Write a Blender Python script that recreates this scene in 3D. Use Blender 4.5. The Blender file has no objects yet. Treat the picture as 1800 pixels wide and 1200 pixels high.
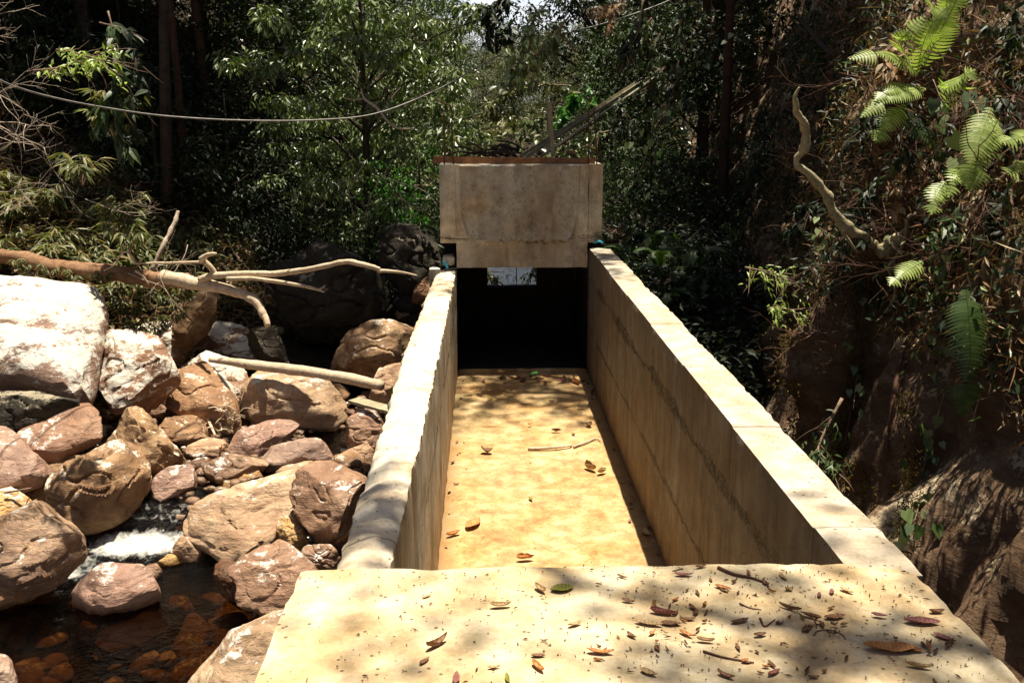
import bpy, math, random
import numpy as np
from mathutils import Vector, noise as mnoise
rnd = random.Random(7)
S = bpy.context.scene
COL = S.collection
# ------------------------------------------------------------------ camera
FPX, PITCH, YAW = 1700.0, math.atan(395/1700), math.radians(1.63)
CAMLOC = np.array([0.0, 0.0, 1.5])
cam = bpy.data.cameras.new('camera'); cam_o = bpy.data.objects.new('camera', cam); COL.objects.link(cam_o)
cam.lens = 34.0; cam.sensor_width = 36.0; cam.clip_end = 1500; cam.clip_start = 0.05
cam_o.location = CAMLOC; cam_o.rotation_euler = (math.pi/2-PITCH, 0, -YAW)
S.camera = cam_o
# ------------------------------------------------------------------ light
SUNV = Vector((0.085, 0.10, 1.0)).normalized()
SUN_EL = math.asin(SUNV.z); SUN_AZ = math.atan2(SUNV.x, SUNV.y)
W = bpy.data.worlds.new('World'); S.world = W; W.use_nodes = True
wn = W.node_tree; bg = wn.nodes['Background']
sky = wn.nodes.new('ShaderNodeTexSky'); sky.sky_type = 'NISHITA'; sky.sun_disc = False
sky.sun_elevation = SUN_EL; sky.sun_rotation = SUN_AZ; sky.dust_density = 1.6; sky.air_density = .5
tc_ = wn.nodes.new('ShaderNodeTexCoord'); sp_ = wn.nodes.new('ShaderNodeSeparateXYZ'); wn.links.new(tc_.outputs['Generated'], sp_.inputs[0])
cn_ = wn.nodes.new('ShaderNodeTexNoise'); cn_.inputs['Scale'].default_value = 4.0; cn_.inputs['Detail'].default_value = 8.0; wn.links.new(tc_.outputs['Generated'], cn_.inputs['Vector'])
ml_ = wn.nodes.new('ShaderNodeMapRange'); wn.links.new(sp_.outputs[2], ml_.inputs[0]); ml_.inputs[1].default_value = .12; ml_.inputs[2].default_value = .34; ml_.inputs[3].default_value = .55; ml_.inputs[4].default_value = -.25
ad_ = wn.nodes.new('ShaderNodeMath'); ad_.operation = 'ADD'; wn.links.new(ml_.outputs[0], ad_.inputs[0]); wn.links.new(cn_.outputs['Fac'], ad_.inputs[1])
mr_ = wn.nodes.new('ShaderNodeMapRange'); wn.links.new(ad_.outputs[0], mr_.inputs[0]); mr_.inputs[1].default_value = .6; mr_.inputs[2].default_value = .95
mx_ = wn.nodes.new('ShaderNodeMix'); mx_.data_type = 'RGBA'; wn.links.new(mr_.outputs[0], mx_.inputs[0]); wn.links.new(sky.outputs[0], mx_.inputs[6]); mx_.inputs[7].default_value = (9.5, 10, 10.5, 1)   # white cloud added to brighten the low sky
wn.links.new(mx_.outputs[2], bg.inputs[0]); bg.inputs[1].default_value = 0.05
sl = bpy.data.lights.new('sun', 'SUN'); so = bpy.data.objects.new('sun', sl); COL.objects.link(so)
sl.energy = 5.0; sl.angle = math.radians(0.6); sl.color = (1.0, 0.92, 0.77)
so.rotation_euler = SUNV.to_track_quat('Z', 'Y').to_euler(); so.location = (0, 0, 30)
S.view_settings.view_transform = 'Standard'; S.view_settings.look = 'None'
S.view_settings.exposure = 1.05; S.view_settings.gamma = 1.0
# ------------------------------------------------------------------ picture geometry helpers
_F = np.array([math.sin(YAW)*math.cos(PITCH), math.cos(YAW)*math.cos(PITCH), -math.sin(PITCH)])
_R = np.array([math.cos(YAW), -math.sin(YAW), 0.0]); _U = np.cross(_R, _F)
def ray(px, py): return _F*FPX + _R*(px-900) - _U*(py-600)
def at_z(px, py, z): r = ray(px, py); return CAMLOC + r*(z-1.5)/r[2]
def at_y(px, py, y): r = ray(px, py); return CAMLOC + r*y/r[1]
def at_x(px, py, x): r = ray(px, py); return CAMLOC + r*x/r[0]
def fbm(x, y, z, o=4): return mnoise.fractal(Vector((x, y, z)), 1.0, 2.0, o)
def nz(x, y, z): return mnoise.noise(Vector((x, y, z)))
# ------------------------------------------------------------------ tagging
def tag(o, label=None, cat=None, group=None, kind=None):
    if label: o['label'] = label
    if cat: o['category'] = cat
    if group: o['group'] = group
    if kind: o['kind'] = kind
    return o
def empty(name, loc=(0, 0, 0), rz=0):
    o = bpy.data.objects.new(name, None); COL.objects.link(o); o.location = loc; o.rotation_euler = (0, 0, rz)
    o.empty_display_size = .1
    return o
def mesh_obj(name, V, Fs, mat=None, parent=None, smooth=True, loc=None):
    me = bpy.data.meshes.new(name)
    V = np.asarray(V, dtype=float)
    if loc is not None: V = V - np.asarray(loc)
    me.from_pydata(V.tolist(), [], Fs if isinstance(Fs, list) else Fs.tolist()); 
    me.polygons.foreach_set('use_smooth', [smooth]*len(me.polygons)); me.update()
    if mat: me.materials.append(mat)
    o = bpy.data.objects.new(name, me); COL.objects.link(o)
    if loc is not None: o.location = loc
    if parent: o.parent = parent
    return o
class MB:
    def __init__(s): s.V = []; s.F = []; s.n = 0
    def add(s, V, F):
        V = np.asarray(V, float)
        s.V.append(V); s.F += [tuple(int(i)+s.n for i in f) for f in F]; s.n += len(V)
    def tube(s, P, R, seg=8, rough=0.0, cap=True):
        P = np.asarray(P, float); n = len(P)
        if np.isscalar(R): R = [R]*n
        T = np.gradient(P, axis=0); T /= np.linalg.norm(T, axis=1)[:, None]+1e-9
        ref = np.array([0, 0, 1.0]) if abs(T[0][2]) < .9 else np.array([1.0, 0, 0])
        a = np.cross(T[0], ref); a /= np.linalg.norm(a)
        V = []
        for i in range(n):
            a = a - T[i]*np.dot(a, T[i]); a /= np.linalg.norm(a)+1e-9; b = np.cross(T[i], a)
            for k in range(seg):
                an = 2*math.pi*k/seg; d = a*math.cos(an)+b*math.sin(an)
                rr = R[i]
                if rough:
                    q = P[i]+d*rr; rr *= 1+rough*nz(q[0]*9, q[1]*9, q[2]*9)+rough*.6*nz(q[0]*30, q[1]*30, q[2]*30)
                V.append(P[i]+d*rr)
        F = []
        for i in range(n-1):
            for k in range(seg):
                k2 = (k+1) % seg; F.append((i*seg+k, i*seg+k2, (i+1)*seg+k2, (i+1)*seg+k))
        if cap: F.append(tuple(range(seg-1, -1, -1))); F.append(tuple((n-1)*seg+k for k in range(seg)))
        s.add(V, F)
    def box(s, x0, x1, y0, y1, z0, z1):
        V = [(x, y, z) for x in (x0, x1) for y in (y0, y1) for z in (z0, z1)]
        s.add(V, [(0, 1, 3, 2), (4, 6, 7, 5), (0, 4, 5, 1), (2, 3, 7, 6), (0, 2, 6, 4), (1, 5, 7, 3)])
    def build(s, name, mat, parent=None, smooth=True, loc=None):
        V = np.concatenate(s.V) if s.V else np.zeros((0, 3))
        return mesh_obj(name, V, s.F, mat, parent, smooth, loc)
def smooth_path(pts, n=6):
    pts = [np.asarray(p, float) for p in pts]; out = []
    ext = [2*pts[0]-pts[1]]+pts+[2*pts[-1]-pts[-2]]
    for i in range(1, len(ext)-2):
        p0, p1, p2, p3 = ext[i-1:i+3]
        for k in range(n):
            t = k/n
            out.append(.5*((2*p1)+(-p0+p2)*t+(2*p0-5*p1+4*p2-p3)*t*t+(-p0+3*p1-3*p2+p3)*t**3))
    out.append(pts[-1]); return np.array(out)
def lerp_r(r, n): return np.interp(np.linspace(0, 1, n), np.linspace(0, 1, len(r)), r)
# ------------------------------------------------------------------ materials
def new_mat(name):
    m = bpy.data.materials.new(name); m.use_nodes = True; nt = m.node_tree; nt.nodes.clear()
    return m, nt
def N(nt, t, ins=None, **props):
    n = nt.nodes.new(t)
    for k, v in props.items(): setattr(n, k, v)
    for k, v in (ins or {}).items():
        sk = n.inputs[k]
        if isinstance(v, bpy.types.NodeSocket): nt.links.new(v, sk)
        else: sk.default_value = v
    return n
def ramp(nt, fac, stops, interp='LINEAR'):
    n = nt.nodes.new('ShaderNodeValToRGB'); n.color_ramp.interpolation = interp
    e = n.color_ramp.elements
    while len(e) < len(stops): e.new(.5)
    for i, (p, c) in enumerate(stops):
        e[i].position = p; e[i].color = (*c, 1) if hasattr(c, '__len__') else (c, c, c, 1)
    nt.links.new(fac, n.inputs[0]); return n.outputs[0]
def tex(nt, vec, scale, detail=6, rough=.6, dist=0.0):
    return N(nt, 'ShaderNodeTexNoise', {'Vector': vec, 'Scale': scale, 'Detail': detail, 'Roughness': rough, 'Distortion': dist}).outputs['Fac']
def mixc(nt, f, a, b, mode='MIX'):
    n = nt.nodes.new('ShaderNodeMix'); n.data_type = 'RGBA'; n.blend_type = mode
    for sk, v in ((n.inputs[0], f), (n.inputs[6], a), (n.inputs[7], b)):
        if isinstance(v, bpy.types.NodeSocket): nt.links.new(v, sk)
        else: sk.default_value = v if not hasattr(v, '__len__') else ((*v, 1) if len(v) == 3 else v)
    return n.outputs[2]
def math_(nt, op, a, b=0.0, c=None, clamp=False):
    n = nt.nodes.new('ShaderNodeMath'); n.operation = op; n.use_clamp = clamp
    for i, v in enumerate((a, b) if c is None else (a, b, c)):
        if isinstance(v, bpy.types.NodeSocket): nt.links.new(v, n.inputs[i])
        else: n.inputs[i].default_value = v
    return n.outputs[0]
def mapping(nt, scale=(1, 1, 1), src='pos'):
    if src == 'pos': v = N(nt, 'ShaderNodeNewGeometry').outputs['Position']
    else: v = N(nt, 'ShaderNodeTexCoord').outputs['Object']
    return N(nt, 'ShaderNodeMapping', {'Vector': v, 'Scale': scale}).outputs[0]
def finish(nt, col, rough, bumps=(), spec=.4, extra=None):
    nrm = None
    for h, st, d in bumps:
        ins = {'Height': h, 'Strength': st, 'Distance': d}
        if nrm is not None: ins['Normal'] = nrm
        nrm = N(nt, 'ShaderNodeBump', ins).outputs[0]
    ins = {'Base Color': col if isinstance(col, bpy.types.NodeSocket) else (*col, 1), 'Roughness': rough, 'Specular IOR Level': spec}
    if nrm is not None: ins['Normal'] = nrm
    ins.update(extra or {})
    b = N(nt, 'ShaderNodeBsdfPrincipled', ins)
    N(nt, 'ShaderNodeOutputMaterial', {'Surface': b.outputs[0]}); return b
def rock_mat(name, lo, mid, hi, lichen=0.0, rough=.75, sc=1.0, tint=None, lcol=(.72, .66, .58)):
    m, nt = new_mat(name); v = mapping(nt, (1, 1, 1.5)); oi = N(nt, 'ShaderNodeObjectInfo').outputs['Random']
    n1 = tex(nt, v, 2.2*sc, 8, .65, .6); n2 = tex(nt, v, 11*sc, 8, .7); n3 = tex(nt, v, 55*sc, 5, .7)
    c = ramp(nt, n1, [(.3, lo), (.5, mid), (.7, hi)])
    c = mixc(nt, .75, c, ramp(nt, n2, [(.25, .35), (.5, 1.0), (.75, 1.35)]), 'MULTIPLY')
    c = mixc(nt, math_(nt, 'MULTIPLY', oi, .5), c, tint or (mid[0]*1.15, mid[1]*.9, mid[2]*.85))
    # pale mineral flecks and dark pits
    fl = ramp(nt, n3, [(.62, 0.0), (.70, 1.0)])
    c = mixc(nt, math_(nt, 'MULTIPLY', fl, .35), c, (.62, .54, .42))
    # strata and cracks
    vr = N(nt, 'ShaderNodeMapping', {'Vector': N(nt, 'ShaderNodeNewGeometry').outputs['Position'], 'Rotation': (.5, .35, .3), 'Scale': (1.2*sc, 1.2*sc, 8*sc)}).outputs[0]
    sr = tex(nt, vr, 1.6, 7, .65, .8)
    c = mixc(nt, .45, c, ramp(nt, sr, [(.3, .5), (.52, 1.05), (.7, 1.25)]), 'MULTIPLY')
    wv = N(nt, 'ShaderNodeVectorMath', {0: v, 1: N(nt, 'ShaderNodeTexNoise', {'Vector': v, 'Scale': 2.5*sc, 'Detail': 5.0}).outputs['Color']}, operation='ADD').outputs[0]
    ck = N(nt, 'ShaderNodeTexVoronoi', {'Vector': wv, 'Scale': 1.9*sc}, feature='DISTANCE_TO_EDGE').outputs['Distance']
    ckm = ramp(nt, ck, [(0.0, 1.0), (.025, 0.0)])
    ckm = math_(nt, 'MULTIPLY', ckm, ramp(nt, n1, [(.45, 0.0), (.55, 1.0)]))
    c = mixc(nt, math_(nt, 'MULTIPLY', ckm, .35), c, (lo[0]*.4, lo[1]*.4, lo[2]*.4))
    pz = N(nt, 'ShaderNodeSeparateXYZ', {0: N(nt, 'ShaderNodeNewGeometry').outputs['Position']})
    lvl = N(nt, 'ShaderNodeMapRange', {'Value': pz.outputs[1], 'From Min': 8.7, 'From Max': 9.4, 'To Min': -2.6, 'To Max': -2.17}).outputs[0]
    wet = N(nt, 'ShaderNodeMapRange', {'Value': math_(nt, 'ADD', math_(nt, 'SUBTRACT', pz.outputs[2], lvl), math_(nt, 'MULTIPLY', n2, .10)), 'From Min': .08, 'From Max': .15, 'To Min': 1.0, 'To Max': 0.0}).outputs[0]
    wet = math_(nt, 'MULTIPLY', wet, math_(nt, 'GREATER_THAN', math_(nt, 'SUBTRACT', pz.outputs[2], lvl), -.12))
    c = mixc(nt, math_(nt, 'MULTIPLY', wet, .8), c, mixc(nt, 1.0, c, (.32, .27, .22), 'MULTIPLY'))
    if lichen > 0:
        l1 = tex(nt, v, 3.2, 9, .72, .3); l2 = tex(nt, v, 17, 6, .8)
        s = math_(nt, 'ADD', math_(nt, 'MULTIPLY', l1, .65), math_(nt, 'MULTIPLY', l2, .35))
        up = N(nt, 'ShaderNodeSeparateXYZ', {0: N(nt, 'ShaderNodeNewGeometry').outputs['Normal']}).outputs[2]
        s = math_(nt, 'ADD', s, math_(nt, 'MULTIPLY', up, .10))
        k = ramp(nt, s, [(.64-.22*lichen, 0.0), (.68-.22*lichen, 1.0)])
        c = mixc(nt, k, c, lcol)
    finish(nt, c, math_(nt, 'MULTIPLY_ADD', wet, -(rough-.22), rough), [(n1, .6, .12), (sr, .5, .045), (n2, .5, .025), (n3, .5, .007), (math_(nt, 'SUBTRACT', 1.0, ckm), .4, .02)], .35)
    return m
def leaf_mat(name, cols, rough=.42, transl=.25, spec=.5):
    m, nt = new_mat(name); g = N(nt, 'ShaderNodeNewGeometry')
    r = g.outputs['Random Per Island']
    k = len(cols); c = ramp(nt, r, [(i/(k-1), cc) for i, cc in enumerate(cols)])
    v = mapping(nt); c = mixc(nt, .5, c, ramp(nt, tex(nt, v, 3.0, 3), [(.3, .6), (.7, 1.3)]), 'MULTIPLY')
    b = N(nt, 'ShaderNodeBsdfPrincipled', {'Base Color': c, 'Roughness': rough, 'Specular IOR Level': spec})
    t = N(nt, 'ShaderNodeBsdfTranslucent', {'Color': mixc(nt, 1.0, c, (1.5, 1.7, .7), 'MULTIPLY')})
    mx = N(nt, 'ShaderNodeMixShader', {0: transl, 1: b.outputs[0], 2: t.outputs[0]})
    N(nt, 'ShaderNodeOutputMaterial', {'Surface': mx.outputs[0]}); return m
def bark_mat(name, lo, hi, rough=.8, sc=1.0, src='pos'):
    m, nt = new_mat(name); v = mapping(nt, (1, 1, 1), src)
    n1 = tex(nt, v, 6*sc, 8, .7, 1.0); n2 = tex(nt, v, 40*sc, 5, .7)
    c = ramp(nt, n1, [(.32, lo), (.68, hi)])
    c = mixc(nt, .6, c, ramp(nt, n2, [(.3, .5), (.6, 1.2)]), 'MULTIPLY')
    finish(nt, c, rough, [(n1, .6, .02), (n2, .6, .006)], .3); return m
def concrete_mat(name, lo, mid, hi, wall=False, stain=(.20, .12, .05), joint_and_shade=None, rough=.85, pits=1.0, streak_dir=(9, 9, .7), face_light=(.36, .36, .355)):
    m, nt = new_mat(name); v = mapping(nt)
    big = tex(nt, v, 1.6, 6, .6, .4); med = tex(nt, v, 7, 8, .65); fine = tex(nt, v, 60, 6, .7); gr = tex(nt, v, 260, 3, .6)
    c = ramp(nt, med, [(.28, lo), (.5, mid), (.7, hi)])
    c = mixc(nt, math_(nt, 'MULTIPLY', ramp(nt, big, [(.42, 0.0), (.68, 1.0)]), .75), c, mixc(nt, 1.0, c, (1.05, .80, .52), 'MULTIPLY'))
    c = mixc(nt, .55, c, ramp(nt, fine, [(.3, .75), (.6, 1.2)]), 'MULTIPLY')
    bumps = [(med, .25, .02), (fine, .5, .006), (gr, .35, .0015)]
    if name == 'channel floor':
        c = mixc(nt, math_(nt, 'MULTIPLY', math_(nt, 'MULTIPLY', ramp(nt, tex(nt, v, 38, 7, .85, .6), [(.56, 0.0), (.64, 1.0)]), ramp(nt, tex(nt, v, 2.3, 4, .6), [(.42, 0.0), (.62, 1.0)])), .6), c, (.68, .60, .42))
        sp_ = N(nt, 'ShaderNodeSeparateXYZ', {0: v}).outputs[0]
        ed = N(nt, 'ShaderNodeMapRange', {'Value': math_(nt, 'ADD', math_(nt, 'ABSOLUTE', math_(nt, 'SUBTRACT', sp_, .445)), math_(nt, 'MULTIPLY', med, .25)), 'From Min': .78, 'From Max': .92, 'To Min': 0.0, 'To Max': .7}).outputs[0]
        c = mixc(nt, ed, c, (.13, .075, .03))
    else:
        c = mixc(nt, math_(nt, 'MULTIPLY', ramp(nt, tex(nt, v, 13, 8, .8, .5), [(.56, 0.0), (.66, 1.0)]), .28), c, (.20, .135, .065))
    # pits
    vo = N(nt, 'ShaderNodeTexVoronoi', {'Vector': v, 'Scale': 26.0, 'Randomness': 1.0}); pd = vo.outputs['Distance']
    pit = math_(nt, 'MULTIPLY', math_(nt, 'LESS_THAN', pd, .16), math_(nt, 'GREATER_THAN', tex(nt, v, 5.0, 3), .53-.06*pits))
    c = mixc(nt, math_(nt, 'MULTIPLY', pit, .75*pits), c, (.07, .045, .02))
    bumps.append((math_(nt, 'SUBTRACT', 1.0, pit), .6*pits, .006))
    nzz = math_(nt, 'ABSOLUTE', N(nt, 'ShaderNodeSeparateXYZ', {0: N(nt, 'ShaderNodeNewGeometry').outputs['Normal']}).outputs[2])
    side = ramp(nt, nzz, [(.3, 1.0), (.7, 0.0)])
    if wall:
        vs = mapping(nt, streak_dir); st = tex(nt, vs, 1.0, 6, .65, .3); st2 = tex(nt, mapping(nt, (3, 3, .25)), 1.0, 5, .6, .5)
        c = mixc(nt, math_(nt, 'MULTIPLY', math_(nt, 'MULTIPLY', ramp(nt, st, [(.46, 0.0), (.68, 1.0)]), ramp(nt, big, [(.4, .15), (.6, 1.0)])), math_(nt, 'MULTIPLY', side, .6)), c, stain)
        c = mixc(nt, math_(nt, 'MULTIPLY', ramp(nt, st2, [(.5, 0.0), (.66, 1.0)]), math_(nt, 'MULTIPLY', side, .5)), c, (.42, .34, .24) if hi[0] > .1 else hi)
    if joint_and_shade:
        c = mixc(nt, side, c, mixc(nt, 1.0, c, face_light, 'MULTIPLY'))  # light level of upright faces painted into the colour
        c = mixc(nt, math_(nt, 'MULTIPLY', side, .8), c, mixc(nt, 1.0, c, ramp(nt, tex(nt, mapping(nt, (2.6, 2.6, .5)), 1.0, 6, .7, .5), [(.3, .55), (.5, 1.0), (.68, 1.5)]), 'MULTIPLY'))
        pos = N(nt, 'ShaderNodeSeparateXYZ', {0: v})
        z = pos.outputs[2]; y = pos.outputs[1]
        wob = math_(nt, 'MULTIPLY', math_(nt, 'SUBTRACT', tex(nt, v, 1.9, 8, .8), .5), .20)
        for jz, wd, st_ in joint_and_shade:
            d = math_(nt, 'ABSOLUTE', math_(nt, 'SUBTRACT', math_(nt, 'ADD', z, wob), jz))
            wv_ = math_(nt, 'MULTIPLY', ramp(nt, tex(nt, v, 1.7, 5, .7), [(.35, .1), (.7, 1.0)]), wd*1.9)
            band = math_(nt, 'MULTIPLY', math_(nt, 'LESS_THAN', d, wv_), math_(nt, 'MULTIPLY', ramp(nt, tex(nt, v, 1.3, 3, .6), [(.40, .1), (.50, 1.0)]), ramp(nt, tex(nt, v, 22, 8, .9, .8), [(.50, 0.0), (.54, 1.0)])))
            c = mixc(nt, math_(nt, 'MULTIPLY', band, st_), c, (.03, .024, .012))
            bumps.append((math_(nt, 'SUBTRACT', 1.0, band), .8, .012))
            ln = math_(nt, 'LESS_THAN', d, .004)
            c = mixc(nt, math_(nt, 'MULTIPLY', ln, .6), c, (.04, .03, .015))
        # formwork seams: thin vertical lines every 1.22 m and board grain
        drip = math_(nt, 'MULTIPLY', ramp(nt, tex(nt, mapping(nt, (11, 11, 1.3)), 1.0, 7, .75, .6), [(.58, 0.0), (.66, 1.0)]), ramp(nt, tex(nt, v, 1.1, 4, .6), [(.48, 0.0), (.6, 1.0)]))
        c = mixc(nt, math_(nt, 'MULTIPLY', math_(nt, 'MULTIPLY', drip, side), .55), c, (.035, .026, .015))
        fr = math_(nt, 'PINGPONG', math_(nt, 'ADD', y, .31), .61)
        sm = math_(nt, 'LESS_THAN', fr, .006)
        c = mixc(nt, math_(nt, 'MULTIPLY', sm, .65), c, (.05, .035, .02))
        bumps.append((math_(nt, 'SUBTRACT', 1.0, sm), .5, .006))
        low = ramp(nt, math_(nt, 'ADD', z, math_(nt, 'MULTIPLY', big, .5)), [(0.0, 1.0), (1.0, 0.0)])
        damp = N(nt, 'ShaderNodeMapRange', {'Value': math_(nt, 'ADD', z, math_(nt, 'MULTIPLY', med, .5)), 'From Min': -1.3, 'From Max': -.55, 'To Min': .8, 'To Max': 0.0}).outputs[0]
        c = mixc(nt, damp, c, mixc(nt, 1.0, c, (1.0, .74, .46), 'MULTIPLY'))
    finish(nt, c, rough, bumps, .3); return m

M = {}
M['slab'] = concrete_mat('slab concrete', (.34, .25, .13), (.50, .405, .255), (.63, .55, .40))
M['floor'] = concrete_mat('channel floor', (.22, .125, .045), (.40, .27, .12), (.57, .44, .25), rough=.7, pits=.6)
M['wall'] = concrete_mat('wall concrete', (.31, .265, .20), (.43, .385, .31), (.56, .515, .44), wall=True, joint_and_shade=[(-.36, .05, .95), (-.95, .025, .3)])
M['rough_wall'] = concrete_mat('rough wall concrete', (.46, .40, .30), (.64, .58, .47), (.76, .71, .60), wall=True, face_light=(.48, .48, .47), joint_and_shade=[(-.62, .05, .8)])
M['pier'] = concrete_mat('pier concrete', (.25, .22, .165), (.38, .345, .27), (.50, .465, .38), wall=True, face_light=(1.35, 1.34, 1.30), joint_and_shade=[(.10, .05, .6)], stain=(.20, .175, .13), pits=1.0, streak_dir=(5, 5, .5))  # band paints shade under the panel's ragged edge; faces lifted against the block's shadow
M['damp'] = concrete_mat('damp shade-black concrete', (.004, .003, .002), (.008, .006, .004), (.015, .012, .008), wall=True, stain=(.003, .002, .0015))  # near-black colour paints the unlit chamber's shade over wet concrete
M['pier_pale'] = concrete_mat('pier panel', (.25, .23, .18), (.43, .40, .32), (.58, .55, .47), wall=True, stain=(.12, .105, .08), pits=1.6, streak_dir=(4, 4, .5))
M['rock_lichen'] = rock_mat('lichened rock', (.15, .09, .06), (.26, .17, .12), (.33, .23, .16), .58, lcol=(.60, .56, .48))
M['rock_half'] = rock_mat('part lichened rock', (.10, .05, .028), (.25, .145, .08), (.38, .25, .15), .52, lcol=(.62, .56, .46))
M['rock_some'] = rock_mat('flecked rock', (.10, .05, .022), (.28, .165, .08), (.45, .30, .165), .12, lcol=(.72, .62, .48))
M['rock_brown'] = rock_mat('brown rock', (.12, .062, .035), (.26, .155, .09), (.42, .275, .165), .06, .5)
M['rock_pink'] = rock_mat('pinkish rock', (.15, .088, .062), (.31, .20, .14), (.45, .315, .23), .06, .5)
M['rock_tan'] = rock_mat('tan rock', (.20, .12, .065), (.41, .28, .165), (.58, .45, .30), .04)
M['rock_gold'] = rock_mat('golden rock', (.32, .17, .05), (.50, .31, .11), (.62, .46, .24), .1, .6)
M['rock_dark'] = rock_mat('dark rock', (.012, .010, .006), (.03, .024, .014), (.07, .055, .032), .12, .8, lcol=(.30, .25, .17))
M['rock_wet'] = rock_mat('wet rock', (.05, .022, .010), (.12, .06, .028), (.22, .12, .06), 0, .22)
M['cliff'] = rock_mat('cliff rock', (.035, .02, .010), (.14, .09, .048), (.34, .25, .155), .28, .85, 1.3, lcol=(.46, .37, .24))
M['leaf_dark'] = leaf_mat('dark leaves', [(.007, .014, .004), (.013, .026, .007), (.02, .036, .01), (.035, .032, .012)], .52, .12, .35)
M['leaf_mid'] = leaf_mat('mid leaves', [(.015, .03, .008), (.03, .058, .012), (.045, .08, .018), (.07, .085, .03)], .5, .15, .4)
M['leaf_pale'] = leaf_mat('pale glossy leaves', [(.03, .055, .012), (.07, .11, .025), (.14, .18, .055), (.27, .31, .14)], .40, .12, .5)
M['leaf_green'] = leaf_mat('bright green leaves', [(.03, .10, .012), (.05, .16, .02), (.08, .20, .03)], .4, .4)
M['leaf_olive'] = leaf_mat('olive leaves', [(.03, .038, .010), (.07, .085, .018), (.12, .13, .03), (.15, .13, .05)], .42, .12)
M['fern'] = leaf_mat('fern fronds', [(.20, .28, .05), (.30, .38, .09), (.40, .46, .15)], .45, .35)
M['fern_shade'] = leaf_mat('shade-dimmed fern fronds', [(.03, .06, .01), (.06, .10, .02)], .45, .3)  # fern colour with shade painted in, for the dim ferns
M['lance'] = leaf_mat('lance leaves', [(.04, .05, .015), (.09, .11, .03), (.16, .17, .06), (.26, .19, .09)], .45, .3, .35)
M['litter'] = leaf_mat('leaf litter', [(.10, .05, .02), (.20, .10, .04), (.32, .20, .10), (.42, .33, .22), (.12, .07, .04)], .7, .1, .2)
def dry_leaf_mat(name, a, b):
    m, nt = new_mat(name); v = mapping(nt, src='obj'); n = tex(nt, v, 30, 6, .7)
    w = N(nt, 'ShaderNodeTexWave', {'Vector': v, 'Scale': 28.0, 'Distortion': 1.5, 'Detail': 2.0}).outputs['Fac']
    c = ramp(nt, n, [(.3, a), (.7, b)]); c = mixc(nt, .35, c, ramp(nt, w, [(0, .5), (1, 1.15)]), 'MULTIPLY')
    finish(nt, c, .6, [(w, .4, .003), (n, .4, .002)], .3); return m
M['dry_orange'] = dry_leaf_mat('orange dry leaf', (.34, .12, .03), (.62, .30, .10))
M['dry_brown'] = dry_leaf_mat('brown dry leaf', (.13, .055, .025), (.32, .17, .08))
M['dry_tan'] = dry_leaf_mat('tan dry leaf', (.32, .20, .09), (.52, .36, .18))
M['dry_red'] = dry_leaf_mat('red leaf', (.20, .055, .045), (.36, .16, .13))
M['leaf_yellowgreen'] = dry_leaf_mat('olive fallen leaf', (.12, .13, .015), (.26, .23, .03))
M['leaf_fresh'] = dry_leaf_mat('fresh fallen leaf', (.06, .24, .03), (.14, .42, .07))
M['bark'] = bark_mat('bark', (.022, .015, .010), (.075, .05, .032))
M['bark_red'] = bark_mat('reddish bark', (.04, .018, .010), (.11, .05, .028))
M['bark_log'] = bark_mat('log bark', (.13, .06, .025), (.34, .19, .10), .8, .7)
M['wood_pale'] = bark_mat('bleached wood', (.40, .29, .18), (.66, .53, .37), .7, 1.5)
M['wood_grey'] = bark_mat('greyed branch', (.20, .16, .08), (.42, .36, .22), .7, 1.5)
M['twig'] = bark_mat('twig', (.12, .075, .045), (.30, .20, .13), .7)
M['twig_dark'] = bark_mat('dark twig', (.05, .022, .012), (.14, .065, .035), .7)
M['twig_pale'] = bark_mat('pale twig', (.32, .24, .17), (.52, .42, .32), .7)
M['timber'] = bark_mat('orange timber', (.20, .075, .03), (.42, .20, .09), .7)
M['timber_grey'] = bark_mat('grey timber', (.22, .19, .11), (.42, .37, .24), .7)
M['moss'] = leaf_mat('moss', [(.05, .035, .008), (.11, .07, .018), (.18, .11, .03), (.07, .075, .018)], .8, .2, .2)
def metal_mat(name, a, b, metal, rough):
    m, nt = new_mat(name); v = mapping(nt); n = tex(nt, v, 14, 6, .7)
    finish(nt, ramp(nt, n, [(.4, a), (.62, b)]), rough, [(n, .3, .002)], .5, {'Metallic': metal}); return m
M['rust'] = metal_mat('rusty steel', (.07, .026, .013), (.16, .065, .03), .2, .7)
M['galv'] = metal_mat('weathered galvanised steel', (.30, .27, .17), (.48, .44, .33), .5, .4)
M['galv_rust'] = metal_mat('rust stained steel', (.24, .09, .04), (.34, .27, .14), .3, .5)
M['cable'] = metal_mat('steel cable', (.14, .13, .12), (.24, .22, .20), .3, .6)
M['blue'] = metal_mat('blue plastic', (.02, .28, .42), (.03, .36, .52), 0, .4)
def soil_mat():
    m, nt = new_mat('soil'); v = mapping(nt)
    n1 = tex(nt, v, .9, 8, .65); n2 = tex(nt, v, 9, 8, .7); n3 = tex(nt, v, 50, 5, .7)
    c = ramp(nt, n2, [(.3, (.012, .008, .005)), (.5, (.032, .021, .012)), (.7, (.07, .046, .026))])
    c = mixc(nt, ramp(nt, n1, [(.5, 0.0), (.62, .75)]), c, (.012, .017, .006))
    finish(nt, c, .9, [(n2, .8, .06), (n3, .6, .01)], .2); return m
M['soil'] = soil_mat()
def earth_mat():
    m, nt = new_mat('red earth'); v = mapping(nt); n2 = tex(nt, mapping(nt, (4, 4, 1)), 2, 8, .7); n3 = tex(nt, v, 50, 5, .7)
    c = ramp(nt, n2, [(.3, (.05, .018, .008)), (.6, (.16, .065, .022)), (.8, (.22, .11, .045))])
    finish(nt, c, .9, [(n2, .8, .06), (n3, .6, .01)], .2); return m
M['earth'] = earth_mat()
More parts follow.
